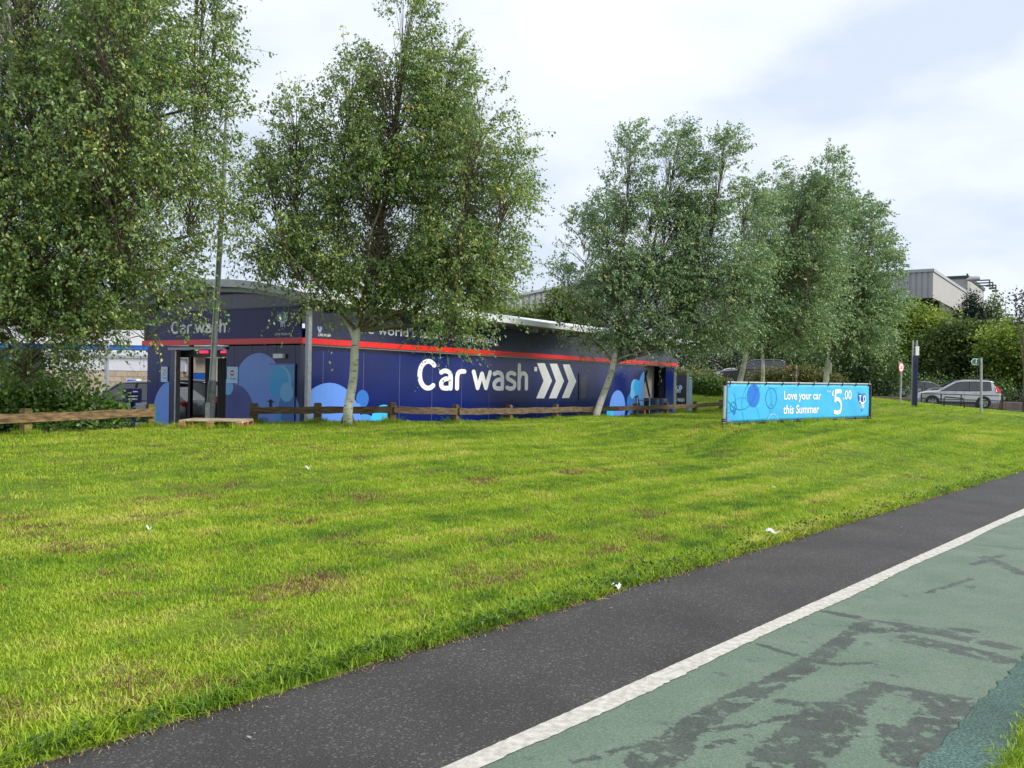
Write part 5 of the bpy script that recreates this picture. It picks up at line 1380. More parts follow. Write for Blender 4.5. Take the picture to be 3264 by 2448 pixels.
ZR = 100.0
cR = at(2974, 866, ZR)
dA, dB = (-0.826, 0.564), (0.574, 0.819)
FRa = Frame((cR.x, ZR), dA, (-0.564, -0.826)); FRb = Frame((cR.x, ZR), dB, (0.819, -0.574))
rb = thing('retail_block', 'pale clad retail block with dark undercroft and lamp arms above the roadside trees', 'building', (cR.x, ZR, 0))
zT = cR.z; zB_ = at(2977, 949, ZR).z
tb1 = FRb.hit(3078, 931)[0]
ribbed(FRa, 0, 26, lambda t: zB_, lambda t: zT, 0.62, 0.10, m_cl, 'profiled_front', rb)
MB().fbox(FRb, 0.0, tb1, zB_, zT, -0.4, 0.0).build('plain_side', m_cl2, rb)
MB().fbox(FRa, -0.1, 26, zT, zT + .35, -0.6, 0.12).build('parapet_cap', m_cap, rb)
MB().fbox(FRb, -0.12, tb1, zT, zT + .35, -0.6, 0.12).build('parapet_cap', m_cap, rb)
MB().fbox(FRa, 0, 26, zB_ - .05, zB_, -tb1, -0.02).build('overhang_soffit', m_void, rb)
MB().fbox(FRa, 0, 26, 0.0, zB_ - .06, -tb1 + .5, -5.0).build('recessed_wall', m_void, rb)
MB().fbox(FRa, 24.5, 25.5, 0, zB_ - .06, -1.2, -0.2).build('support_column', m_cl2, rb)
cQ = at(3084, 887, 122.0); cQz = cQ.z
FQa = Frame((cQ.x, 122.0), dA, (-0.564, -0.826)); FQb = Frame((cQ.x, 122.0), dB, (0.819, -0.574))
tq2 = FQb.hit(3137, 923)[0]
MB().fbox(FQa, 0, 16, 0, cQz, -0.4, 0).build('rear_tower_wall', m_cl2, rb); MB().fbox(FQb, 0.01, tq2, 0, cQz, -0.4, -0.01).build('rear_tower_wall', m_cl2, rb)
MB().fbox(FQa, -0.1, 16, cQz, cQz + .4, -0.6, 0.15).build('parapet_cap', m_dkgrey, rb); MB().fbox(FQb, -0.15, tq2, cQz, cQz + .4, -0.6, 0.15).build('parapet_cap', m_dkgrey, rb)
f0, f1 = FQb.hit(3094, 955), FQb.hit(3113, 933)
MB().fbox(FQb, f0[0], f1[0], f0[1] - 3, f1[1], 0.0, 0.05).build('wall_panel', m_cl, rb)
for (xa, xb_, ya, yb_) in ((3108, 3154, 894.5, 892.5), (3113, 3164, 903, 900.5), (3120, 3174, 911.5, 909)):
    a, c = at(xa, ya, 124), at(xb_, yb_, 120)
    MB().tube([a, c, c - Vector((0, 0, .7))], 0.10, 6).build('lamp_arm', m_dkgrey, rb)
    MB().box(tuple(c - Vector((0.1, 0, .8))), (0.3, 0.3, 0.12)).build('arm_lamp', m_dkgrey, rb)
a = at(3083, 886, 121.5); MB().tube([a, at(3083, 872, 121.5)], 0.12, 6).build('mast', m_dkgrey, rb)
a = at(3108, 890, 121); sp = MB(); sp.tube([a - Vector((1.3, 0, 0.1)), a - Vector((.5, 0, 0)), a + Vector((.5, 0, .12)), a + Vector((.6, 0, .15))], [.08, .42, .36, .08], 10); sp.build('floodlight', m_cl, rb, smooth=True)

# ------------------------------------------------------------------ foliage
def leaves(P, A, S, tint, name, m, parent, wid=0.62, fold=0.18):
    """P base points, A axes (unit), S sizes -> folded kite leaves in one crown mesh."""
    n = len(P)
    rv = rng.normal(size=(n, 3)); side = np.cross(A, rv); side /= np.linalg.norm(side, axis=1)[:, None] + 1e-9
    nor = np.cross(side, A)
    S = S[:, None]
    v0 = P; v2 = P + A * S; mid = P + A * S * 0.42
    v1 = mid + side * S * wid / 2 + nor * S * fold; v3 = mid - side * S * wid / 2 + nor * S * fold
    co = np.stack([v0, v1, v2, v3], 1).reshape(-1, 3)
    i = np.arange(n)[:, None] * 4
    f = np.concatenate([i + np.array([[0, 1, 2]]), i + np.array([[0, 2, 3]])], 0)
    me = np_mesh(name, co, f, np.repeat(tint, 4))
    o = link(name, me, m, parent)
    return o

_ph = rng.uniform(0, 6.28, (3, 3)); 
def lump(P, s):
    x, y, z = P[:, 0] * s, P[:, 1] * s, P[:, 2] * s
    return (np.sin(x * 1.7 + 1.1 + np.sin(y * 1.3)) + np.sin(y * 1.9 + 2.3 + np.sin(z * 1.1)) + np.sin(z * 2.1 + .7 + np.sin(x * 1.5))) / 3

class Twigs:
    """many thin three-sided twigs collected into one branch mesh"""
    def __init__(s): s.co, s.f, s.n = [], [], 0
    def add(s, A, B, r0, r1):
        A, B = np.asarray(A), np.asarray(B); n = len(A)
        if n == 0: return
        d = B - A; d /= np.linalg.norm(d, axis=1)[:, None] + 1e-9
        u = np.cross(d, np.tile([0.3, 0.2, 0.93], (n, 1))); u /= np.linalg.norm(u, axis=1)[:, None] + 1e-9
        w = np.cross(d, u); L = []
        for P, r in ((A, r0), (B, r1)):
            for k in range(3):
                a = 2.094 * k; L.append(P + (u * math.cos(a) + w * math.sin(a)) * np.reshape(r, (-1, 1)))
        co = np.stack(L, 1).reshape(-1, 3); i = np.arange(n)[:, None] * 6 + s.n
        for k in range(3):
            k2 = (k + 1) % 3; s.f.append(i + np.array([[k, k2, 3 + k2, 3 + k]]))
        s.co.append(co); s.n += n * 6
    def build(s, name, m, parent):
        return link(name, np_mesh(name, np.concatenate(s.co), np.concatenate(s.f), smooth=True), m, parent)

def bark_mat(name, pale, dark, thr=0.56):
    m = bpy.data.materials.new(name); m.use_nodes = True
    nd, lk = m.node_tree.nodes, m.node_tree.links; b = nd['Principled BSDF']
    geo = nd.new('ShaderNodeNewGeometry'); mp_ = nd.new('ShaderNodeMapping'); mp_.inputs['Scale'].default_value = (3, 3, 13)
    lk.new(geo.outputs['Position'], mp_.inputs[0])
    n1 = nd.new('ShaderNodeTexNoise'); n1.inputs['Scale'].default_value = 1.6; n1.inputs['Detail'].default_value = 7; n1.inputs['Roughness'].default_value = .65
    lk.new(mp_.outputs[0], n1.inputs['Vector'])
    n2 = nd.new('ShaderNodeTexNoise'); n2.inputs['Scale'].default_value = 3.2; n2.inputs['Detail'].default_value = 4; lk.new(geo.outputs['Position'], n2.inputs['Vector'])
    r = nd.new('ShaderNodeMapRange'); r.inputs[1].default_value = thr; r.inputs[2].default_value = thr + .10; lk.new(n1.outputs[0], r.inputs[0])
    r2 = nd.new('ShaderNodeMapRange'); r2.inputs[1].default_value = .35; r2.inputs[2].default_value = .7; lk.new(n2.outputs[0], r2.inputs[0])
    base = nd.new('ShaderNodeMix'); base.data_type = 'RGBA'; base.inputs[6].default_value = (*pale, 1); base.inputs[7].default_value = (pale[0] * .62, pale[1] * .66, pale[2] * .5, 1)
    lk.new(r2.outputs[0], base.inputs[0])
    mx = nd.new('ShaderNodeMix'); mx.data_type = 'RGBA'; mx.inputs[7].default_value = (*dark, 1)
    lk.new(base.outputs[2], mx.inputs[6]); lk.new(r.outputs[0], mx.inputs[0]); lk.new(mx.outputs[2], b.inputs['Base Color'])
    b.inputs['Roughness'].default_value = .75
    bp = nd.new('ShaderNodeBump'); bp.inputs['Strength'].default_value = .6; bp.inputs['Distance'].default_value = .02; lk.new(n1.outputs[0], bp.inputs['Height']); lk.new(bp.outputs[0], b.inputs['Normal'])
    return m
m_birch = bark_mat('birch_bark', (0.72, 0.69, 0.60), (0.05, 0.04, 0.028))
m_stub = bark_mat('rough_trunk_base', (0.30, 0.25, 0.17), (0.035, 0.025, 0.018), .45)
m_brn = bark_mat('branch_bark', (0.20, 0.16, 0.11), (0.05, 0.04, 0.03), .5)
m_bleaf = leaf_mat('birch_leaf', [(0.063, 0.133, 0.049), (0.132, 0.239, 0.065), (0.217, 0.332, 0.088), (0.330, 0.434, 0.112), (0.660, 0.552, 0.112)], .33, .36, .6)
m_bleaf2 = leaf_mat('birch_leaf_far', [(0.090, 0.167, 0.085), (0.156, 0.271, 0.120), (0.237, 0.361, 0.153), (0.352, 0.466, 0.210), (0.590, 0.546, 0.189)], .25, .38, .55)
m_bush = leaf_mat('bramble_leaf', [(0.036, 0.095, 0.021), (0.087, 0.190, 0.030), (0.154, 0.279, 0.040), (0.262, 0.419, 0.055)], .25, .4)
m_maple = leaf_mat('maple_leaf', [(0.057, 0.110, 0.022), (0.126, 0.207, 0.030), (0.225, 0.316, 0.043), (0.344, 0.437, 0.060)], .25, .5, .3)
m_ivy = leaf_mat('ivy_leaf', [(0.033, 0.068, 0.021), (0.061, 0.118, 0.031), (0.101, 0.177, 0.040), (0.160, 0.245, 0.053)], .15, .4, .5)
m_laurel = leaf_mat('laurel_leaf', [(0.036, 0.090, 0.014), (0.072, 0.144, 0.019), (0.120, 0.204, 0.030)], .2, .35)
m_gold = leaf_mat('golden_shrub_leaf', [(0.072, 0.090, 0.022), (0.132, 0.144, 0.034), (0.204, 0.198, 0.054)], .2, .5)
m_conif = leaf_mat('conifer_needle', [(0.008, 0.022, 0.012), (0.016, 0.036, 0.018), (0.028, 0.055, 0.026)], .05, .6, .3)
m_yell = leaf_mat('light_tree_leaf', [(0.054, 0.102, 0.017), (0.102, 0.162, 0.026), (0.156, 0.228, 0.036)], .3, .45)

def prof(t):
    return np.where(t < .25, (np.maximum(t, 0) / .25 * .7 + .3) ** .8, np.maximum(1 - (t - .25) / .75, 0) ** .56 * .93 + .07)

def birch(label, trunk_px, Z, lobes, leaf, nstr, wind=.25, seed=0, m=None, depth=.9, group=None, trunk_r=.11, leafn=15, gap=-.42, fork=None, stems=()):
    """trunk_px: photo points of the stem from the ground up; lobes: (x0,y0,x1,y1,R) survey axes of leafy limbs."""
    rg = np.random.default_rng(seed)
    tp = [at(x, y, Z) for x, y in trunk_px]
    tp[0].z = hz(tp[0].x, tp[0].y) - 0.05
    tr = thing('birch_tree', label, 'tree', (tp[0].x, tp[0].y, tp[0].z + .05), 0, group)
    n = len(tp); pts = []
    sp_ = spline([(p.x, p.z) for p in tp], 5)
    rad = [trunk_r * (1 - .72 * i / (len(sp_) - 1)) for i in range(len(sp_))]
    rad[0] = trunk_r * 1.55; rad[1] = trunk_r * 1.15 if len(rad) > 1 else rad[1]
    yy = [Z + .10 * math.sin(i * .6 + seed) for i in range(len(sp_))]
    stem = [Vector((a, y, c)) for (a, c), y in zip(sp_, yy)]
    MB().tube(stem, rad, 14).build('trunk', m_birch, tr, smooth=True)
    r0 = MB()
    for k in range(5):
        a = k * 1.256 + seed; p = stem[0] + Vector((math.cos(a), math.sin(a), 0)) * trunk_r * 1.9
        r0.tube([p - Vector((0, 0, .12)), stem[0] + Vector((math.cos(a), math.sin(a), 0)) * trunk_r * 1.05 + Vector((0, 0, .10)), stem[0] + Vector((math.cos(a), math.sin(a), 0)) * trunk_r * .6 + Vector((0, 0, .32))], [trunk_r * .5, trunk_r * .48, trunk_r * .3], 7)
    r0.build('root_flare', m_stub, tr, smooth=True)
    tw = Twigs(); limb = MB()
    px2m = Z / FPX
    LP, LA, LS, LT = [], [], [], []
    vol = np.array([l[4] ** 1.25 * abs(l[1] - l[3]) for l in lobes]); vol = vol / vol.sum()
    for (x0, y0, x1, y1, Rp), vf in zip(lobes, vol):
        Rm = Rp * px2m * 1.16
        yo = rg.uniform(-.9, .9) * depth; yo2 = yo * 1.5 + rg.uniform(-.3, .3)
        A = np.array(at(x0, y0, Z)); B = np.array(at(x1, y1, Z)); A[1] += yo; B[1] += yo2
        # limb from the stem into the lobe, bowed
        zs = A[2] - .5
        j = int(np.argmin([abs(s.z - zs) for s in stem])); j = max(len(stem) // 3, min(j, len(stem) - 2))
        s0 = np.array(stem[j]); wv = rg.normal(0, .22, (3, 3)) * np.array([1, 1, .4]); ctrl_ = [s0, s0 * .5 + A * .5 + np.array([0, 0, .25]), A + (B - A) * .2 + wv[0], A + (B - A) * .5 + wv[1], A + (B - A) * .85 + wv[2]]
        rl = [min(rad[j] * .7, .042), .032, .022, .011, .003]
        limb.tube([Vector(c) for c in ctrl_], rl, 6)
        ns = int(nstr * vf) + 4
        t = rg.beta(1.25, 1.15, ns * 2); r = Rm * prof(t) * rg.uniform(.06, 1.0, ns * 2) ** .42; ph = rg.uniform(0, 2 * math.pi, ns * 2)
        ax = A + (B - A) * t[:, None]
        P = ax + np.stack([r * np.cos(ph), r * np.sin(ph) * depth, np.zeros_like(r)], 1) + rg.normal(0, .10, (ns * 2, 3))
        keep = lump(P + seed * 3.1, 1.5) + .5 * lump(P * 1.0 + seed, 4.1) > gap + .0
        P, ax, t = P[keep][:ns], ax[keep][:ns], t[keep][:ns]; ns = len(P)
        out = P - ax; out /= np.linalg.norm(out, axis=1)[:, None] + 1e-6
        D = out * .75 + np.array([wind, 0, 0]) + rg.normal(0, .28, (ns, 3)); D[:, 2] += .55 * t + .05
        D /= np.linalg.norm(D, axis=1)[:, None]
        Ls = rg.uniform(.30, .72, ns) * (1.0 - .25 * t)
        droop = rg.uniform(.25, .75, ns) * (1.15 - .9 * t)
        # small branches reaching the sprays
        src = A + (B - A) * np.clip(t - .14 - .10 * rg.random(ns), 0, 1)[:, None]
        sel = rg.random(ns) < .24
        midp = src * .5 + P * .5 + np.array([0, 0, .06])
        tw.add(src[sel], midp[sel], np.full(sel.sum(), .011), np.full(sel.sum(), .007)); tw.add(midp[sel], P[sel], np.full(sel.sum(), .007), np.full(sel.sum(), .0035))
        def along(q): return P + D * (Ls * q)[:, None] + np.stack([wind * .3 * Ls * q * q, 0 * q * Ls, -droop * Ls * q * q], 1)
        tw.add(along(0.0), along(.5), np.full(ns, .004), np.full(ns, .003)); tw.add(along(.5), along(1.0), np.full(ns, .003), np.full(ns, .0018))
        tone = rg.normal(.42, .15, ns)
        for q in np.linspace(.04, 1.0, leafn):
            p = along(q) + rg.normal(0, .035, (ns, 3))
            a = D * .35 + np.array([wind * .9, 0, -.75]) + rg.normal(0, .52, (ns, 3)); a /= np.linalg.norm(a, axis=1)[:, None]
            tt = np.clip(tone + rg.normal(0, .13, ns) + (rg.random(ns) < .012) * .5, 0, 1)
            LP.append(p); LA.append(a); LS.append(leaf * rg.uniform(.5, 1.25, ns)); LT.append(tt)
    for (pp) in stems:
        q = [at(x, y, Z) for x, y in pp]
        MB().tube(q, [trunk_r * .55 * (1 - .7 * i / (len(q) - 1)) for i in range(len(q))], 9).build('stem', m_birch, tr, smooth=True)
    limb.build('limb', m_brn, tr, smooth=True)['kind'] = 'stuff'
    tw.build('twigs', m_brn, tr)['kind'] = 'stuff'
    cr = leaves(np.concatenate(LP), np.concatenate(LA), np.concatenate(LS), np.concatenate(LT), 'crown', m or m_bleaf, tr)
    return tr

birch('tall leafy birch with several pale stems at the lawn\'s near end, above the bramble bush',
      [(-75, 1392), (-60, 1200), (-45, 900), (-20, 500), (10, 100), (30, -300)], 15.6,
      [(100, 1080, 60, -480, 330), (300, 960, 330, -380, 270), (460, 900, 530, -260, 190), (612, 760, 672, -120, 100), (250, 1060, 350, 620, 200), (430, 1080, 525, 740, 130),
       (640, 800, 712, 470, 72), (-170, 1000, -150, -300, 330), (60, 1200, 60, 800, 170), (530, 890, 610, 690, 72), (80, 1230, 90, 980, 120), (200, 900, 250, 230, 170), (420, 720, 450, 80, 165), (560, 720, 590, 240, 105), (30, 900, 40, 280, 170), (150, 1150, 150, 900, 105), (330, 1120, 340, 930, 75), (300, 500, 320, -150, 180), (655, 430, 705, -70, 62), (640, 300, 690, -200, 60), (670, 480, 712, 250, 55)],
      .073, 11500, wind=.15, seed=1, trunk_r=.13, leafn=13, depth=1.0, gap=-.38,
      stems=[[(-40, 900), (10, 600), (35, 300), (30, 40), (15, -200)], [(-20, 800), (90, 560), (190, 330), (260, 150)], [(-30, 1000), (80, 760), (110, 700), (160, 640)]])
birch('middle birch with straight white trunk before the fence near the car wash corner',
      [(1107, 1348), (1113, 1300), (1124, 1200), (1136, 1090), (1150, 1010), (1166, 940), (1185, 880), (1200, 800), (1230, 600), (1270, 350), (1310, 80)], 18.0,
      [(1190, 990, 1318, 35, 150), (1060, 930, 1130, 215, 125), (965, 900, 960, 330, 115), (880, 890, 882, 440, 82), (1320, 1000, 1440, 150, 140), (1440, 1000, 1560, 280, 122), (1545, 980, 1640, 430, 98),
       (1400, 1110, 1600, 720, 115), (1030, 1000, 892, 690, 74), (1190, 930, 1220, 420, 170), (1430, 1100, 1480, 900, 74), (1290, 970, 1380, 640, 115), (850, 850, 812, 640, 58), (1370, 900, 1400, 330, 130), (1500, 900, 1672, 520, 88), (1240, 520, 1262, 110, 92), (930, 820, 850, 520, 70)],
      .073, 7300, wind=.12, depth=.75, seed=2, trunk_r=.105, leafn=13, gap=-.26,
      stems=[[(1136, 1100), (1118, 1050), (1098, 1020), (1080, 960)], [(1175, 910), (1120, 800), (1080, 640)]])
birch('leaning birch with white trunk standing before the white chevrons and open bay',
      [(1894, 1330), (1908, 1300), (1940, 1215), (1964, 1120), (1985, 1060), (2020, 990), (2060, 880), (2100, 700), (2140, 520)], 26.8,
      [(1960, 1050, 2005, 430, 100), (2080, 1050, 2150, 410, 112), (2200, 1080, 2310, 440, 112), (1880, 1010, 1855, 660, 95), (1820, 1000, 1785, 810, 66), (2280, 1100, 2385, 580, 105),
       (2000, 1110, 2100, 780, 140), (1870, 1100, 1810, 880, 66), (2150, 1140, 2250, 900, 105), (2010, 1130, 2150, 960, 100), (2290, 1120, 2340, 880, 85), (2050, 1010, 2080, 520, 130), (2210, 1040, 2240, 540, 130), (1960, 980, 1930, 600, 110)],
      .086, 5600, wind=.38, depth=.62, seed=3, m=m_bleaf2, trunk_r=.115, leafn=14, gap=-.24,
      stems=[[(1975, 1100), (1955, 1060), (1940, 1000)]])
birch('birch with pale trunk rising behind the turquoise banner, in front of the charcoal car',
      [(2352, 1300), (2357, 1250), (2368, 1170), (2382, 1090), (2400, 1000), (2430, 850), (2460, 650)], 29.5,
      [(2420, 1080, 2500, 500, 108), (2350, 1080, 2420, 640, 92), (2520, 1080, 2615, 505, 106), (2460, 1000, 2560, 580, 130), (2450, 1105, 2490, 760, 140), (2370, 1105, 2390, 900, 80), (2560, 1110, 2600, 800, 110)],
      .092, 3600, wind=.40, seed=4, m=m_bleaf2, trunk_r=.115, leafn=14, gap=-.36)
birch('right birch with white trunk behind the right part of the banner beside the pole',
      [(2632, 1270), (2636, 1210), (2640, 1130), (2650, 1050), (2670, 900), (2690, 720)], 34.5,
      [(2640, 1100, 2695, 575, 115), (2705, 1120, 2755, 680, 98), (2765, 1090, 2805, 815, 66), (2680, 1020, 2740, 640, 125), (2650, 1115, 2680, 850, 130), (2590, 1110, 2620, 800, 110), (2745, 1130, 2790, 900, 70), (2600, 1100, 2610, 600, 90)],
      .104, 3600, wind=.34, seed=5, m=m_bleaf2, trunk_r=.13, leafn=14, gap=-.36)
birch('slim grey birch between the two pale trunks behind the banner',
      [(2434, 1262), (2432, 1210), (2431, 1150), (2440, 1050), (2470, 900)], 41.0,
      [(2440, 1100, 2470, 760, 110), (2500, 1100, 2560, 700, 100)],
      .118, 1300, wind=.35, seed=6, m=m_bleaf2, trunk_r=.11, leafn=13, gap=-.6)
# brown stump of a trunk wrapped in creeper behind the banner
p = ground_pt(2530, 1260, 40)
st_ = thing('tree_stump', 'short brown broken trunk between the pale birch trunks behind the banner', 'stump', tuple(p))
a = at(2533, 1163, 40)
MB().tube([p - Vector((0, 0, .2)), p + (a - p) * .5 + Vector((.03, 0, 0)), a], [.13, .11, .12], 9).build('trunk', m_stub, st_, smooth=True)
MB().tube([p + (a - p) * .8, a + Vector((-.2, 0, .2)), a + Vector((-.32, 0, .42))], [.06, .05, .02], 7).build('broken_limb', m_stub, st_, smooth=True)

def ellipsoid_leaves(blobs, Z, size, n, rg, layered=.0, up=.3, inner=.5):
    """leaf sprays over lumpy ellipsoids; blobs (px, py, rx, ry) or (.., dz)."""
    P, A, S, T = [], [], [], []
    tot = sum(b[2] * b[3] for b in blobs)
    for b in blobs:
        x, y, rx, ry = b[:4]; Zb = Z + (b[4] if len(b) > 4 else rg.uniform(-1, 1) * 1.2)
        c = np.array(at(x, y, Zb)); s = Zb / FPX; rxm, rym = rx * s, ry * s
        nb = int(n * b[2] * b[3] / tot); per = 30 if layered > .5 else 14; nc = max(6, nb // per)
        d = rg.normal(size=(nc, 3)); d /= np.linalg.norm(d, axis=1)[:, None]
        d[:, 1] = np.where(rg.random(nc) < .7, -np.abs(d[:, 1]), d[:, 1])
        r = rg.uniform(inner, 1.0, nc) ** .6 * (1 + .22 * lump(d * 2.2 + c, 1.5))
        C = c + d * r[:, None] * np.array([rxm, min(rxm, rym * 1.4) * .8, rym])
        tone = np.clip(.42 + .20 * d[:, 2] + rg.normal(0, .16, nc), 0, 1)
        sp = size * (2.4 if layered > .5 else 1.5)
        for k in range(per):
            o = rg.normal(size=(nc, 3)) * sp; o[:, 2] *= (1 - layered * .8)
            p = C + o
            a = rg.normal(size=(nc, 3)) + d * .8; a[:, 2] += up - .5; a[:, 2] *= (1 - layered * .7); a /= np.linalg.norm(a, axis=1)[:, None]
            P.append(p); A.append(a); S.append(size * rg.uniform(.6, 1.3, nc)); T.append(np.clip(tone + rg.normal(0, .12, nc), 0, 1))
    return np.concatenate(P), np.concatenate(A), np.concatenate(S), np.concatenate(T)

def tree(name, label, cat, blobs, Z, size, n, m, trunk=None, seed=0, layered=.0, up=.3, inner=.45, tr_r=.2, group=None, wid=.7, stemname='trunk', ground=None):
    rg = np.random.default_rng(seed + 50)
    bx = np.array([b[:4] for b in blobs], float)
    cx = float((bx[:, 0] * bx[:, 2]).sum() / bx[:, 2].sum()) if trunk is None else trunk
    p = at(cx, 1270, Z); gz = ground if ground is not None else 0.7
    t = thing(name, label, cat, (p.x, Z, gz), 0, group)
    topz = max(at(b[0], b[1], Z).z for b in blobs)
    stem = [Vector((p.x, Z, gz - .6)), Vector((p.x + .05, Z, gz + (topz - gz) * .5)), Vector((p.x + .1, Z, topz))]
    b = MB().tube(stem, [tr_r, tr_r * .7, tr_r * .2], 8); b.build(stemname, m_brn, t, smooth=True)
    lb = MB()
    for bl in blobs:
        c = at(bl[0], bl[1], Z); s0 = stem[0] + (stem[2] - stem[0]) * .3
        lb.tube([s0, (s0 + c) / 2 + Vector((0, 0, .3)), c], [tr_r * .45, tr_r * .3, tr_r * .08], 6)
    lb.build('limb', m_brn, t, smooth=True)['kind'] = 'stuff'
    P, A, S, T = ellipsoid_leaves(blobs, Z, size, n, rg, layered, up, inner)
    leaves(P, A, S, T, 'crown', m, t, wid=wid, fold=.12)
    return t

BG = 'roadside trees behind the cars'
tree('broadleaf_tree', 'light green tree with layered sprays left of the retail block undercroft', 'tree', [(2830, 1080, 90, 110), (2895, 1012, 62, 40), (2965, 1028, 62, 32), (2930, 1070, 105, 70), (2860, 1170, 100, 80), (2975, 1150, 90, 80), (2925, 972, 24, 12), (2990, 1000, 26, 12), (2878, 985, 26, 14)], 86, .30, 15000, m_maple, seed=1, layered=.65, group=BG, tr_r=.3)
m_maple2 = leaf_mat('dark_maple_leaf', [(0.022, 0.048, 0.014), (0.045, 0.085, 0.020), (0.080, 0.130, 0.028), (0.12, 0.18, 0.04)], .25, .5, .3)
tree('broadleaf_tree', 'wide layered tree directly above the silver car', 'tree', [(3040, 1075, 80, 45), (3090, 1100, 100, 70), (3010, 1150, 90, 75), (3100, 1170, 95, 70), (3150, 1100, 60, 45), (3070, 1038, 32, 14), (3010, 1055, 34, 14), (3125, 1050, 28, 14)], 82, .29, 13000, m_maple2, seed=2, layered=.65, group=BG, tr_r=.3)
tree('broadleaf_tree', 'bright green tree at the far right behind the footpath sign', 'tree', [(3190, 1100, 85, 60), (3260, 1090, 90, 60), (3210, 1170, 95, 75), (3290, 1180, 90, 80), (3180, 1220, 80, 50), (3195, 1042, 26, 14), (3245, 1034, 30, 14)], 78, .28, 14000, m_maple, seed=3, layered=.55, group=BG, tr_r=.28)
tree('conifer', 'dark conifer tree against the cream tower wall of the retail block', 'tree', [(3092, 985, 30, 32), (3098, 955, 14, 20), (3090, 1020, 42, 34), (3105, 1050, 45, 30)], 96, .26, 4500, m_conif, seed=4, up=.6, tr_r=.2)
tree('broadleaf_tree', 'hazy pale tree on the skyline right of the retail block', 'tree', [(3160, 1010, 36, 40), (3170, 960, 16, 26), (3140, 1000, 26, 30), (3200, 1050, 50, 30), (3260, 1060, 50, 30)], 112, .30, 4200, m_yell, seed=5, inner=.2, tr_r=.12)
tree('broadleaf_tree', 'sparse brown leaved tree at the right picture edge above the bright green tree', 'tree', [(3235, 960, 22, 12), (3255, 985, 24, 16), (3240, 1020, 26, 20), (3275, 940, 26, 22), (3290, 1000, 40, 40)], 70, .20, 900, leaf_mat('sparse_brown_leaf', [(0.05, 0.05, 0.04), (0.09, 0.08, 0.06)], .2), seed=6, inner=.1, tr_r=.10)
tree('ivy_thicket', 'dark ivy thicket behind the right half of the turquoise banner', 'thicket', [(2700, 1170, 90, 100), (2790, 1190, 90, 90), (2640, 1150, 90, 90), (2745, 1080, 120, 70), (2840, 1215, 90, 55), (2740, 1240, 120, 40)], 66, .21, 15000, m_ivy, seed=7, tr_r=.25)
tree('ivy_thicket', 'dark ivy thicket behind the charcoal four-by-four', 'thicket', [(2480, 1130, 110, 85), (2370, 1130, 100, 80), (2270, 1130, 95, 75), (2560, 1150, 90, 80), (2190, 1120, 80, 70), (2420, 1190, 160, 40)], 72, .22, 14000, m_ivy, seed=8, tr_r=.25, ground=1.4)
tree('undergrowth_bush', 'dark green undergrowth along the kerb wall behind the silver car', 'undergrowth', [(2790, 1245, 60, 28), (2860, 1240, 60, 32), (2930, 1240, 60, 36), (3000, 1240, 70, 42), (3080, 1245, 70, 42), (3160, 1250, 70, 42), (3240, 1255, 60, 40), (3310, 1255, 60, 45)], 76, .20, 9000, m_ivy, seed=9, tr_r=.1, stemname='stem')
tree('broadleaf_tree', 'yellow green tree right of the warehouse gable above the car wash roof', 'tree', [(1790, 985, 62, 62), (1840, 1010, 70, 60), (1760, 1020, 40, 40)], 76, .26, 7000, m_yell, seed=10, layered=.3, tr_r=.2)
tree('broadleaf_tree', 'low treetops just over the car wash roof in front of the warehouse', 'tree', [(1660, 1010, 50, 22), (1620, 1015, 45, 26), (1710, 1005, 40, 22), (1690, 1030, 80, 28)], 84, .26, 4500, m_yell, seed=11, layered=.3, tr_r=.2)
tree('broadleaf_tree', 'green tree between the middle birch and the warehouse gable end', 'tree', [(1560, 965, 32, 45), (1530, 1000, 50, 45), (1585, 1000, 30, 35)], 80, .25, 4000, m_yell, seed=12, layered=.3, tr_r=.2)
tree('broadleaf_tree', 'dark tree seen behind the filling station canopy', 'tree', [(520, 1040, 130, 70), (330, 1010, 140, 60), (640, 1160, 70, 60)], 92, .35, 6000, m_maple, seed=13, tr_r=.25)
# shrubs on the bank
tree('laurel_bush', 'rounded bright laurel bush right of the pale pylon', 'bush', [(2245, 1238, 50, 38, 0), (2275, 1245, 38, 32, -.6), (2215, 1235, 36, 36, .4)], 44.5, .11, 6500, m_laurel, seed=14, tr_r=.06, stemname='stem', inner=.6, ground=.9)
tree('golden_bush', 'golden green clipped bush behind the laurel bush', 'bush', [(2195, 1205, 45, 26, 0), (2240, 1200, 38, 20, .5), (2175, 1225, 40, 35, 0)], 47, .11, 4500, m_gold, seed=15, tr_r=.06, stemname='stem', inner=.6, ground=1.1)
tree('golden_bush', 'brownish bush mound at the left end of the banner', 'bush', [(2292, 1238, 36, 28, 0), (2270, 1222, 24, 14, .3)], 46, .11, 3200, m_gold, seed=16, tr_r=.06, stemname='stem', inner=.6, ground=1.1)
tree('golden_bush', 'long golden hedge mound behind the middle of the banner', 'bush', [(2430, 1215, 48, 26, 0), (2500, 1206, 80, 30, 0), (2575, 1206, 60, 30, 0), (2640, 1216, 40, 26, 0)], 43, .11, 8500, m_gold, seed=17, tr_r=.06, stemname='stem', inner=.6, ground=.9)
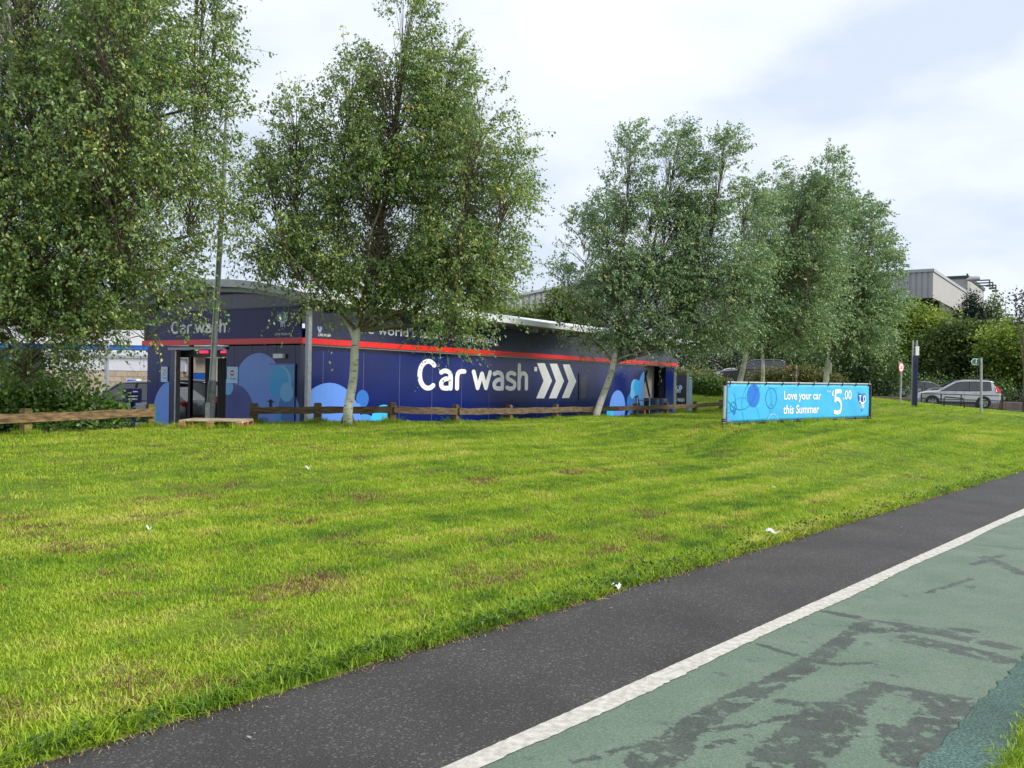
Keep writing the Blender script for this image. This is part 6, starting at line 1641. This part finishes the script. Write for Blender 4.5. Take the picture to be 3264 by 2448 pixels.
# bramble bush behind the left fence
def bramble():
    rg = np.random.default_rng(77)
    p = at(120, 1380, 17.5); t = thing('bramble_bush', 'large leaved bramble bush spilling over the brown fence', 'bush', (p.x, p.y, hz(p.x, p.y)))
    bl = [(60, 1290, 120, 90, 0), (180, 1270, 100, 80, .5), (290, 1300, 80, 60, .3), (-70, 1300, 140, 110, .4), (360, 1320, 50, 36, .3), (120, 1350, 150, 40, .4), (250, 1345, 120, 30, .2), (40, 1210, 100, 60, 1.0)]
    P, A, S, T = ellipsoid_leaves(bl, 17.6, .10, 11000, rg, up=.2, inner=.3)
    b = MB()
    for (x, y, x2, y2) in ((190, 1370, 245, 1240), (130, 1375, 200, 1260), (280, 1372, 330, 1260), (60, 1378, 90, 1220), (345, 1368, 370, 1290), (-40, 1385, -60, 1230)):
        a, c = at(x, y, 17.7), at(x2, y2, 17.8); b.tube([a, (a + c) / 2 + Vector((.1, .1, .1)), c], [.016, .012, .006], 6)
    b.build('stem', m_brn, t, smooth=True)['kind'] = 'stuff'
    leaves(P, A, S, T, 'crown', m_bush, t, wid=.85, fold=.10)
    # loose shoots over the rail and beneath it
    P, A, S, T = ellipsoid_leaves([(225, 1345, 24, 22, -.55), (290, 1340, 20, 10, -.5), (195, 1358, 25, 12, -.4), (310, 1368, 60, 8, -.1), (400, 1360, 60, 7, .1), (110, 1375, 60, 10, -.2)], 17.0, .075, 900, rg, inner=.1)
    leaves(P, A, S, T, 'shoots', m_bush, t, wid=.8, fold=.10)
bramble()

# ------------------------------------------------------------------ grass blades: nobody could count them
def tuft_mesh(name, nb, h0, h1, w0, spread, lean, m, seed, flat_=0.0):
    rg = np.random.default_rng(seed); vs, fs, tint = [], [], []
    for i in range(nb):
        r = spread * math.sqrt(rg.random()); a = rg.uniform(0, 6.283); bx, by = r * math.cos(a), r * math.sin(a)
        h = rg.uniform(h0, h1); w = w0 * rg.uniform(.6, 1.2); az = rg.uniform(0, 6.283); ln = rg.uniform(.1, lean) * h * 2
        dx, dy = math.cos(az) * ln, math.sin(az) * ln; fa = az + 1.57 + rg.normal(0, .4); wx, wy = math.cos(fa) * w / 2, math.sin(fa) * w / 2
        hz_ = h * (1 - flat_ * rg.random())
        n = len(vs); tt = rg.random()
        vs += [(bx - wx, by - wy, -.01), (bx + wx, by + wy, -.01), (bx + dx * .4 + wx * .8, by + dy * .4 + wy * .8, hz_ * .6), (bx + dx * .4 - wx * .8, by + dy * .4 - wy * .8, hz_ * .6), (bx + dx, by + dy, hz_)]
        fs += [(n, n + 1, n + 2), (n, n + 2, n + 3), (n + 3, n + 2, n + 4)]; tint += [tt] * 5
    me = np_mesh(name, np.array(vs), np.array(fs), np.array(tint)); me.materials.append(m)
    return me

def grass_mat(name, cols, noise_cols, trans=.35):
    m = bpy.data.materials.new(name); m.use_nodes = True
    nd, lk = m.node_tree.nodes, m.node_tree.links; b = nd['Principled BSDF']; out = nd['Material Output']
    geo = nd.new('ShaderNodeNewGeometry')
    n1 = nd.new('ShaderNodeTexNoise'); n1.inputs['Scale'].default_value = .45; n1.inputs['Detail'].default_value = 5; n1.inputs['Roughness'].default_value = .6
    n2 = nd.new('ShaderNodeTexNoise'); n2.inputs['Scale'].default_value = 3.2; n2.inputs['Detail'].default_value = 4
    for n in (n1, n2): lk.new(geo.outputs['Position'], n.inputs['Vector'])
    add = nd.new('ShaderNodeMath'); add.operation = 'ADD'; lk.new(n1.outputs[0], add.inputs[0]); lk.new(n2.outputs[0], add.inputs[1])
    # paler swaths left by the mower, running parallel to the path
    dt = nd.new('ShaderNodeVectorMath'); dt.operation = 'DOT_PRODUCT'; dt.inputs[1].default_value = (N_[0], N_[1], 0); lk.new(geo.outputs['Position'], dt.inputs[0])
    dt2 = nd.new('ShaderNodeVectorMath'); dt2.operation = 'DOT_PRODUCT'; dt2.inputs[1].default_value = (E_[0], E_[1], 0); lk.new(geo.outputs['Position'], dt2.inputs[0])
    wob = nd.new('ShaderNodeMath'); wob.operation = 'MULTIPLY_ADD'; wob.inputs[1].default_value = .5; lk.new(n1.outputs[0], wob.inputs[0]); lk.new(dt.outputs['Value'], wob.inputs[2])
    sc2 = nd.new('ShaderNodeMath'); sc2.operation = 'MULTIPLY'; sc2.inputs[1].default_value = .075; lk.new(dt2.outputs['Value'], sc2.inputs[0])
    cx = nd.new('ShaderNodeCombineXYZ'); lk.new(wob.outputs[0], cx.inputs[0]); lk.new(sc2.outputs[0], cx.inputs[1])
    n3 = nd.new('ShaderNodeTexNoise'); n3.inputs['Scale'].default_value = 1.9; n3.inputs['Detail'].default_value = 3; n3.inputs['Roughness'].default_value = .6; lk.new(cx.outputs[0], n3.inputs['Vector'])
    rs = nd.new('ShaderNodeMapRange'); rs.inputs[1].default_value = .38; rs.inputs[2].default_value = .68; rs.inputs[3].default_value = -.10; rs.inputs[4].default_value = .38; lk.new(n3.outputs[0], rs.inputs[0])
    a3 = nd.new('ShaderNodeMath'); a3.operation = 'ADD'; lk.new(add.outputs[0], a3.inputs[0]); lk.new(rs.outputs[0], a3.inputs[1])
    at_ = nd.new('ShaderNodeAttribute'); at_.attribute_name = 'tint'
    a4 = nd.new('ShaderNodeMath'); a4.operation = 'MULTIPLY_ADD'; a4.inputs[1].default_value = .28; lk.new(at_.outputs['Fac'], a4.inputs[0]); lk.new(a3.outputs[0], a4.inputs[2])
    mr = nd.new('ShaderNodeMapRange'); mr.inputs[1].default_value = .80; mr.inputs[2].default_value = 1.62; lk.new(a4.outputs[0], mr.inputs[0])
    rp_ = nd.new('ShaderNodeValToRGB'); el = rp_.color_ramp.elements
    el[0].position, el[0].color = 0, (*cols[0], 1); el[1].position, el[1].color = 1, (*cols[-1], 1)
    for i in range(1, len(cols) - 1): q = el.new(i / (len(cols) - 1)); q.color = (*cols[i], 1)
    lk.new(mr.outputs[0], rp_.inputs[0]); lk.new(rp_.outputs[0], b.inputs['Base Color'])
    b.inputs['Roughness'].default_value = .55; b.inputs['Specular IOR Level'].default_value = .35
    tr = nd.new('ShaderNodeBsdfTranslucent'); lk.new(rp_.outputs[0], tr.inputs[0])
    ms = nd.new('ShaderNodeMixShader'); ms.inputs[0].default_value = trans; lk.new(b.outputs[0], ms.inputs[1]); lk.new(tr.outputs[0], ms.inputs[2]); lk.new(ms.outputs[0], out.inputs[0])
    return m
m_gr = grass_mat('grass_blade', [(0.102, 0.209, 0.024), (0.203, 0.345, 0.024), (0.314, 0.457, 0.027), (0.423, 0.529, 0.045), (0.576, 0.561, 0.129)], None)
m_weed = leaf_mat('weed_leaf', [(0.03, 0.075, 0.012), (0.065, 0.13, 0.018), (0.11, 0.19, 0.025)], .3)
m_thatch = leaf_mat('dry_thatch', [(0.121, 0.074, 0.041), (0.230, 0.149, 0.074), (0.365, 0.257, 0.128)], .1, .8, .1)
m_straw = leaf_mat('pale_straw', [(0.30, 0.21, 0.11), (0.45, 0.34, 0.19)], .1, .8, .1)

def scatter(name, label_cat, meshes, pts, rot, sc, idx):
    """one object of kind stuff: a point per tuft, tufts placed by geometry nodes"""
    src = bpy.data.collections.new(name + '_source')
    for i, me in enumerate(meshes):
        o = bpy.data.objects.new('%s_source_%02d' % (name, i), me); src.objects.link(o)
    me = bpy.data.meshes.new(name); me.vertices.add(len(pts)); me.vertices.foreach_set('co', np.ascontiguousarray(pts, np.float32).ravel())
    a = me.attributes.new('rot', 'FLOAT_VECTOR', 'POINT'); a.data.foreach_set('vector', np.ascontiguousarray(rot, np.float32).ravel())
    a = me.attributes.new('size', 'FLOAT', 'POINT'); a.data.foreach_set('value', np.ascontiguousarray(sc, np.float32))
    a = me.attributes.new('pick', 'INT', 'POINT'); a.data.foreach_set('value', np.ascontiguousarray(idx, np.int32))
    o = bpy.data.objects.new(name, me); COL.objects.link(o); o['kind'] = 'stuff'
    tag(o, *label_cat)
    ng = bpy.data.node_groups.new(name, 'GeometryNodeTree')
    ng.interface.new_socket('Geometry', in_out='INPUT', socket_type='NodeSocketGeometry'); ng.interface.new_socket('Geometry', in_out='OUTPUT', socket_type='NodeSocketGeometry')
    nd, lk = ng.nodes, ng.links
    gi, go_ = nd.new('NodeGroupInput'), nd.new('NodeGroupOutput')
    iop = nd.new('GeometryNodeInstanceOnPoints'); ci = nd.new('GeometryNodeCollectionInfo')
    ci.inputs['Collection'].default_value = src; ci.inputs['Separate Children'].default_value = True; ci.inputs['Reset Children'].default_value = True
    def na(nm, ty):
        n = nd.new('GeometryNodeInputNamedAttribute'); n.data_type = ty; n.inputs['Name'].default_value = nm; return n.outputs[0]
    lk.new(gi.outputs[0], iop.inputs['Points']); lk.new(ci.outputs[0], iop.inputs['Instance']); iop.inputs['Pick Instance'].default_value = True
    lk.new(na('pick', 'INT'), iop.inputs['Instance Index'])
    e2r = nd.new('FunctionNodeEulerToRotation'); lk.new(na('rot', 'FLOAT_VECTOR'), e2r.inputs[0]); lk.new(e2r.outputs[0], iop.inputs['Rotation'])
    lk.new(na('size', 'FLOAT'), iop.inputs['Scale']); lk.new(iop.outputs[0], go_.inputs[0])
    md = o.modifiers.new('tufts', 'NODES'); md.node_group = ng
    return o

# sample the lawn: dense near the viewer, coarser further off
def sample(n, k0, k1, b0, b1):
    return rng.uniform(k0, k1, n), rng.uniform(b0, b1, n)
Ks, Bs = [], []
for (n, k0, k1, b0, b1) in ((30000, -3.0, 13, 0.0, 5.0), (27000, -5, 22, 3, 13.0), (22000, 8, 36, 0, 14), (14000, 22, 52, 0, 22)):
    k, b_ = sample(n, k0, k1, b0, b1); Ks.append(k); Bs.append(b_)
K, B_ = np.concatenate(Ks), np.concatenate(Bs)
X, Y = ka(K, -3.82 - B_)
dist = np.hypot(X, Y)
px_x = X / np.maximum(Y, .1) * FPX + 1632
ok = (Y > 2.5) & (px_x > -1300) & (px_x < 4300) & ((B_ < fence_b(K) + .9) | (K > 35.5)) & (Y < np.where(X > 12, road_y(X) - .3, 53))
K, B_, X, Y, dist = K[ok], B_[ok], X[ok], Y[ok], dist[ok]
Z = lawn_z(K, B_)
P = np.stack([X, Y, Z], 1)
Q_ = np.stack([K * .55, B_ * 1.25, 0 * K], 1)
th = .75 * lump(Q_, 3.1) + .8 * lump(Q_ + 9.1, 7.3) + .45 * lump(Q_ + 4.7, .6) + rng.normal(0, .16, len(K)) - .02 * np.maximum(K - 8, 0)
bare = (th > .86) & (rng.random(len(K)) < .85) & (B_ > .35)
thin = (th > .2) & (rng.random(len(K)) < .10)
g_ok = ~bare
nT = 8
green = [tuft_mesh('grass_tuft', 36, .012, .036, .0060, .11, .8, m_gr, 100 + i, .3) for i in range(nT)]
N = int(g_ok.sum())
stripe = np.sin(((-3.82 - B_[g_ok])) * 4.6)
sc = (.75 + .028 * dist[g_ok]) * rng.uniform(.75, 1.25, N) * (1 - .12 * np.clip(stripe, 0, 1))
sc *= np.where(B_[g_ok] < .3, 1.05, 1.0)
scatter('grass', ('short mown bright green grass covering the sloping lawn', 'grass'), green, P[g_ok], np.stack([rng.normal(0, .12, N), rng.normal(0, .12, N), rng.uniform(0, 6.28, N)], 1), sc, rng.integers(0, nT, N))
that = [tuft_mesh('thatch_tuft', 26, .008, .034, .0055, .10, 1.3, m_thatch, 200 + i, .6) for i in range(4)]
sel = bare | thin
N = int(sel.sum())
# a few bigger torn clumps where the photograph shows them
extra = []
for (px, py, w, n) in ((945, 1870, .28, 70), (985, 1880, .2, 40), (1180, 1590, .35, 40), (1230, 1600, .3, 30), (460, 1605, .3, 26), (640, 1580, .3, 22), (700, 1555, .4, 26), (310, 1912, .12, 12), (440, 2180, .12, 20), (600, 2205, .12, 20), (700, 2215, .15, 24),
                       (60, 2290, .3, 30), (1620, 1860, .15, 10), (1780, 1735, .2, 14), (1950, 1745, .15, 10), (1150, 1740, .15, 12), (930, 1620, .25, 16), (210, 1710, .3, 22), (60, 1660, .2, 14)):
    u, v = uv(px, py); zz = .05
    for it in range(6):
        Zd = FPX * (EYE - zz) / v; xx = u / FPX * Zd; k_, a_ = to_ka(xx, Zd); zz = float(lawn_z(np.array([k_]), np.array([-3.82 - a_]))[0])
    for j in range(n):
        kk_ = k_ + rng.normal(0, w); bb_ = max(.1, -3.82 - a_ + rng.normal(0, w * .45)); x_, y_ = ka(kk_, -3.82 - bb_)
        extra.append((x_, y_, float(lawn_z(np.array([kk_]), np.array([bb_]))[0]) + .012))
Pt = np.concatenate([P[sel], np.array(extra)]); N = len(Pt); dd = np.hypot(Pt[:, 0], Pt[:, 1])
scatter('dry_thatch', ('brown dead grass clippings torn up in patches on the lawn', 'dead grass'), that, Pt, np.stack([rng.normal(0, .2, N), rng.normal(0, .2, N), rng.uniform(0, 6.28, N)], 1), (.75 + .025 * dd) * rng.uniform(.6, 1.2, N), rng.integers(0, 4, N))
# ragged weedy edge beside the asphalt
def weed_mesh(seed):
    rg = np.random.default_rng(seed); n = 26
    P_ = rg.normal(0, .05, (n, 3)); P_[:, 2] = np.abs(P_[:, 2]) * .35
    A_ = rg.normal(size=(n, 3)); A_[:, 2] = np.abs(A_[:, 2]) * .5; A_ /= np.linalg.norm(A_, axis=1)[:, None]
    S_ = rg.uniform(.015, .038, n)[:, None]; side = np.cross(A_, rg.normal(size=(n, 3))); side /= np.linalg.norm(side, axis=1)[:, None]
    co = np.stack([P_, P_ + A_ * S_ * .5 + side * S_ * .3, P_ + A_ * S_, P_ + A_ * S_ * .5 - side * S_ * .3], 1).reshape(-1, 3); i = np.arange(n)[:, None] * 4
    me = np_mesh('edge_weed', co, np.concatenate([i + np.array([[0, 1, 2]]), i + np.array([[0, 2, 3]])]), np.repeat(rg.random(n), 4)); me.materials.append(m_weed); return me
N = 2600; k = np.concatenate([rng.uniform(-1, 12, 1700), rng.uniform(12, 30, 900)]); b_ = np.abs(rng.normal(0, .10, N)) - .03
clump = lump(np.stack([k, k * 0, k * 0], 1), 3.3) + rng.normal(0, .35, N); kp = clump > -.15
k, b_ = k[kp], b_[kp]; N = len(k); x, y = ka(k, -3.82 - b_)
scatter('edge_weeds', ('dark clover and plantain leaves creeping over the asphalt edge', 'weeds'), [weed_mesh(300 + i) for i in range(5)] + [tuft_mesh('edge_tuft', 22, .02, .062, .0060, .05, 1.0, m_gr, 320 + i, .4) for i in range(3)],
        np.stack([x, y, lawn_z(k, np.maximum(b_, 0)) + .005], 1), np.stack([rng.normal(0, .2, N), rng.normal(0, .2, N), rng.uniform(0, 6.28, N)], 1), rng.uniform(.7, 1.35, N), np.where(rng.random(N) < .17, rng.integers(0, 5, N), rng.integers(5, 8, N)))
N = 2200; k = rng.uniform(-1, 16, N); b_ = -np.abs(rng.normal(0, .045, N)) + .02; x, y = ka(k, -3.82 - b_)
kp = (lump(np.stack([k, k * 0 + 3, k * 0], 1), 2.1) + rng.normal(0, .3, N)) > .0; N = int(kp.sum())
scatter('straw_litter', ('thin pale dry straw lying along the asphalt edge', 'straw'), [tuft_mesh('straw_tuft', 7, .002, .008, .004, .06, 5.0, m_straw, 400 + i, .9) for i in range(4)],
        np.stack([x, y, x * 0 + .008], 1)[kp], np.stack([rng.normal(0, .05, N), rng.normal(0, .05, N), rng.uniform(0, 6.28, N)], 1), rng.uniform(.6, 1.3, N), rng.integers(0, 4, N))
# verge at the viewer's own side
k = np.concatenate([rng.uniform(-2, 16, 9000), rng.uniform(1.5, 6, 2200)]); a_ = np.concatenate([rng.uniform(-.84, 2.6, 9000), rng.uniform(-.86, .2, 2200)]); N = len(k); x, y = ka(k, a_)
scatter('verge_grass', ('tufts of green grass at the corner beside the teal strip', 'grass'), green[:4], np.stack([x, y, x * 0 + .02], 1), np.stack([rng.normal(0, .2, N), rng.normal(0, .2, N), rng.uniform(0, 6.28, N)], 1), rng.uniform(.6, 1.05, N), rng.integers(0, 4, N))

feet = [(p.x, p.y, .16) for p in posts] + [(o_.location.x, o_.location.y, .34) for o_ in bpy.data.objects if o_.name.startswith('birch_tree')] + [(pc.x + dx, pc.y - .5, .12) for dx in (-.6, -.2, .2, .6)] + [tuple(FB.pt(t, 0)[:2]) + (.2,) for t in np.linspace(0, BL, 9)]  # spots where longer tufts are added to darken the contact with the lawn
FPt = []
for (x_, y_, r_) in feet:
    for q_ in range(26 if r_ > .14 else 14):
        a_ = rng.uniform(0, 6.28); rr_ = r_ * rng.uniform(.5, 1.3); xx_, yy_ = x_ + math.cos(a_) * rr_, y_ + math.sin(a_) * rr_
        k_, aa_ = to_ka(xx_, yy_); FPt.append((xx_, yy_, float(lawn_z(np.array([k_]), np.array([-3.82 - aa_]))[0])))
FPt = np.array(FPt); N = len(FPt)
scatter('long_grass', ('longer grass added for contact shade round the posts, trunks, pallet and banner foot', 'grass'), [tuft_mesh('long_tuft', 24, .06, .17, .009, .09, .5, m_gr, 500 + i, .4) for i in range(3)], FPt, np.stack([rng.normal(0, .15, N), rng.normal(0, .15, N), rng.uniform(0, 6.28, N)], 1), rng.uniform(.6, 1.3, N), rng.integers(0, 3, N))
def crumb_mesh(seed, m):
    rg = np.random.default_rng(seed); n = 6; ang = np.sort(rg.uniform(0, 6.28, n)); v = [(math.cos(a) * rg.uniform(.5, 1) * .014, math.sin(a) * rg.uniform(.3, .7) * .011, .002 + rg.uniform(0, .004)) for a in ang]
    me = bpy.data.meshes.new('path_crumb'); me.from_pydata(v, [], [tuple(range(n))]); me.update(); me.materials.append(m); return me
N = 260; k = rng.uniform(.5, 16, N); a_ = rng.uniform(-3.8, -1.15, N); x, y = ka(k, a_)
scatter('path_crumbs', ('tiny stones, leaf scraps and twigs lying on the path surface', 'debris'), [crumb_mesh(600, m_straw), crumb_mesh(601, m_thatch), crumb_mesh(602, m_conc), crumb_mesh(603, m_thatch)], np.stack([x, y, x * 0 + .010], 1), np.stack([x * 0, x * 0, rng.uniform(0, 6.28, N)], 1), rng.uniform(.4, 1.3, N) ** 1.5, rng.integers(0, 4, N))

# ------------------------------------------------------------------ litter on the lawn
def litter(px, py, L_, Wd_, rz, label, seed, lift=.035, group='scraps of white litter on the lawn'):
    u, v = uv(px, py); zz = .1
    for it in range(6):
        Zd = FPX * (EYE - zz) / v; xx = u / FPX * Zd; k_, a_ = to_ka(xx, Zd); zz = float(lawn_z(np.array([k_]), np.array([-3.82 - a_]))[0])
    rg = np.random.default_rng(seed); b = MB(); vs = []; nx, ny = 7, 4
    for i in range(nx):
        for j in range(ny):
            w = .6 + .4 * math.sin(math.pi * i / (nx - 1))
            vs.append(((i / (nx - 1) - .5) * L_, (j / (ny - 1) - .5) * Wd_ * w, lift * .6 + rg.uniform(0, lift) + .02 * math.sin(i * 1.1)))
    fs = [(i * ny + j, (i + 1) * ny + j, (i + 1) * ny + j + 1, i * ny + j + 1) for i in range(nx - 1) for j in range(ny - 1)]
    o = b.add(vs, fs).build('paper_scrap', m_white, None)
    o.location = (xx, Zd, zz + .012); o.rotation_euler = (R(16), 0, rz); tag(o, label, 'litter', group)
    s = o.modifiers.new('thick', 'SOLIDIFY'); s.thickness = .003
litter(2465, 1708, .15, .055, R(-28), 'largest crumpled white paper scrap on the lawn near the asphalt', 1)
litter(2466, 1560, .05, .04, R(10), 'tiny white scrap on the lawn right of the middle', 2, .02)
litter(979, 1497, .07, .025, R(15), 'pale scrap on the lawn below the middle birch', 3, .025)
litter(473, 1694, .045, .025, R(0), 'pale bluish scrap on the left part of the lawn', 4, .02)
litter(1962, 1879, .07, .05, R(25), 'white scrap lying on the grass edge by the asphalt', 5, .02)
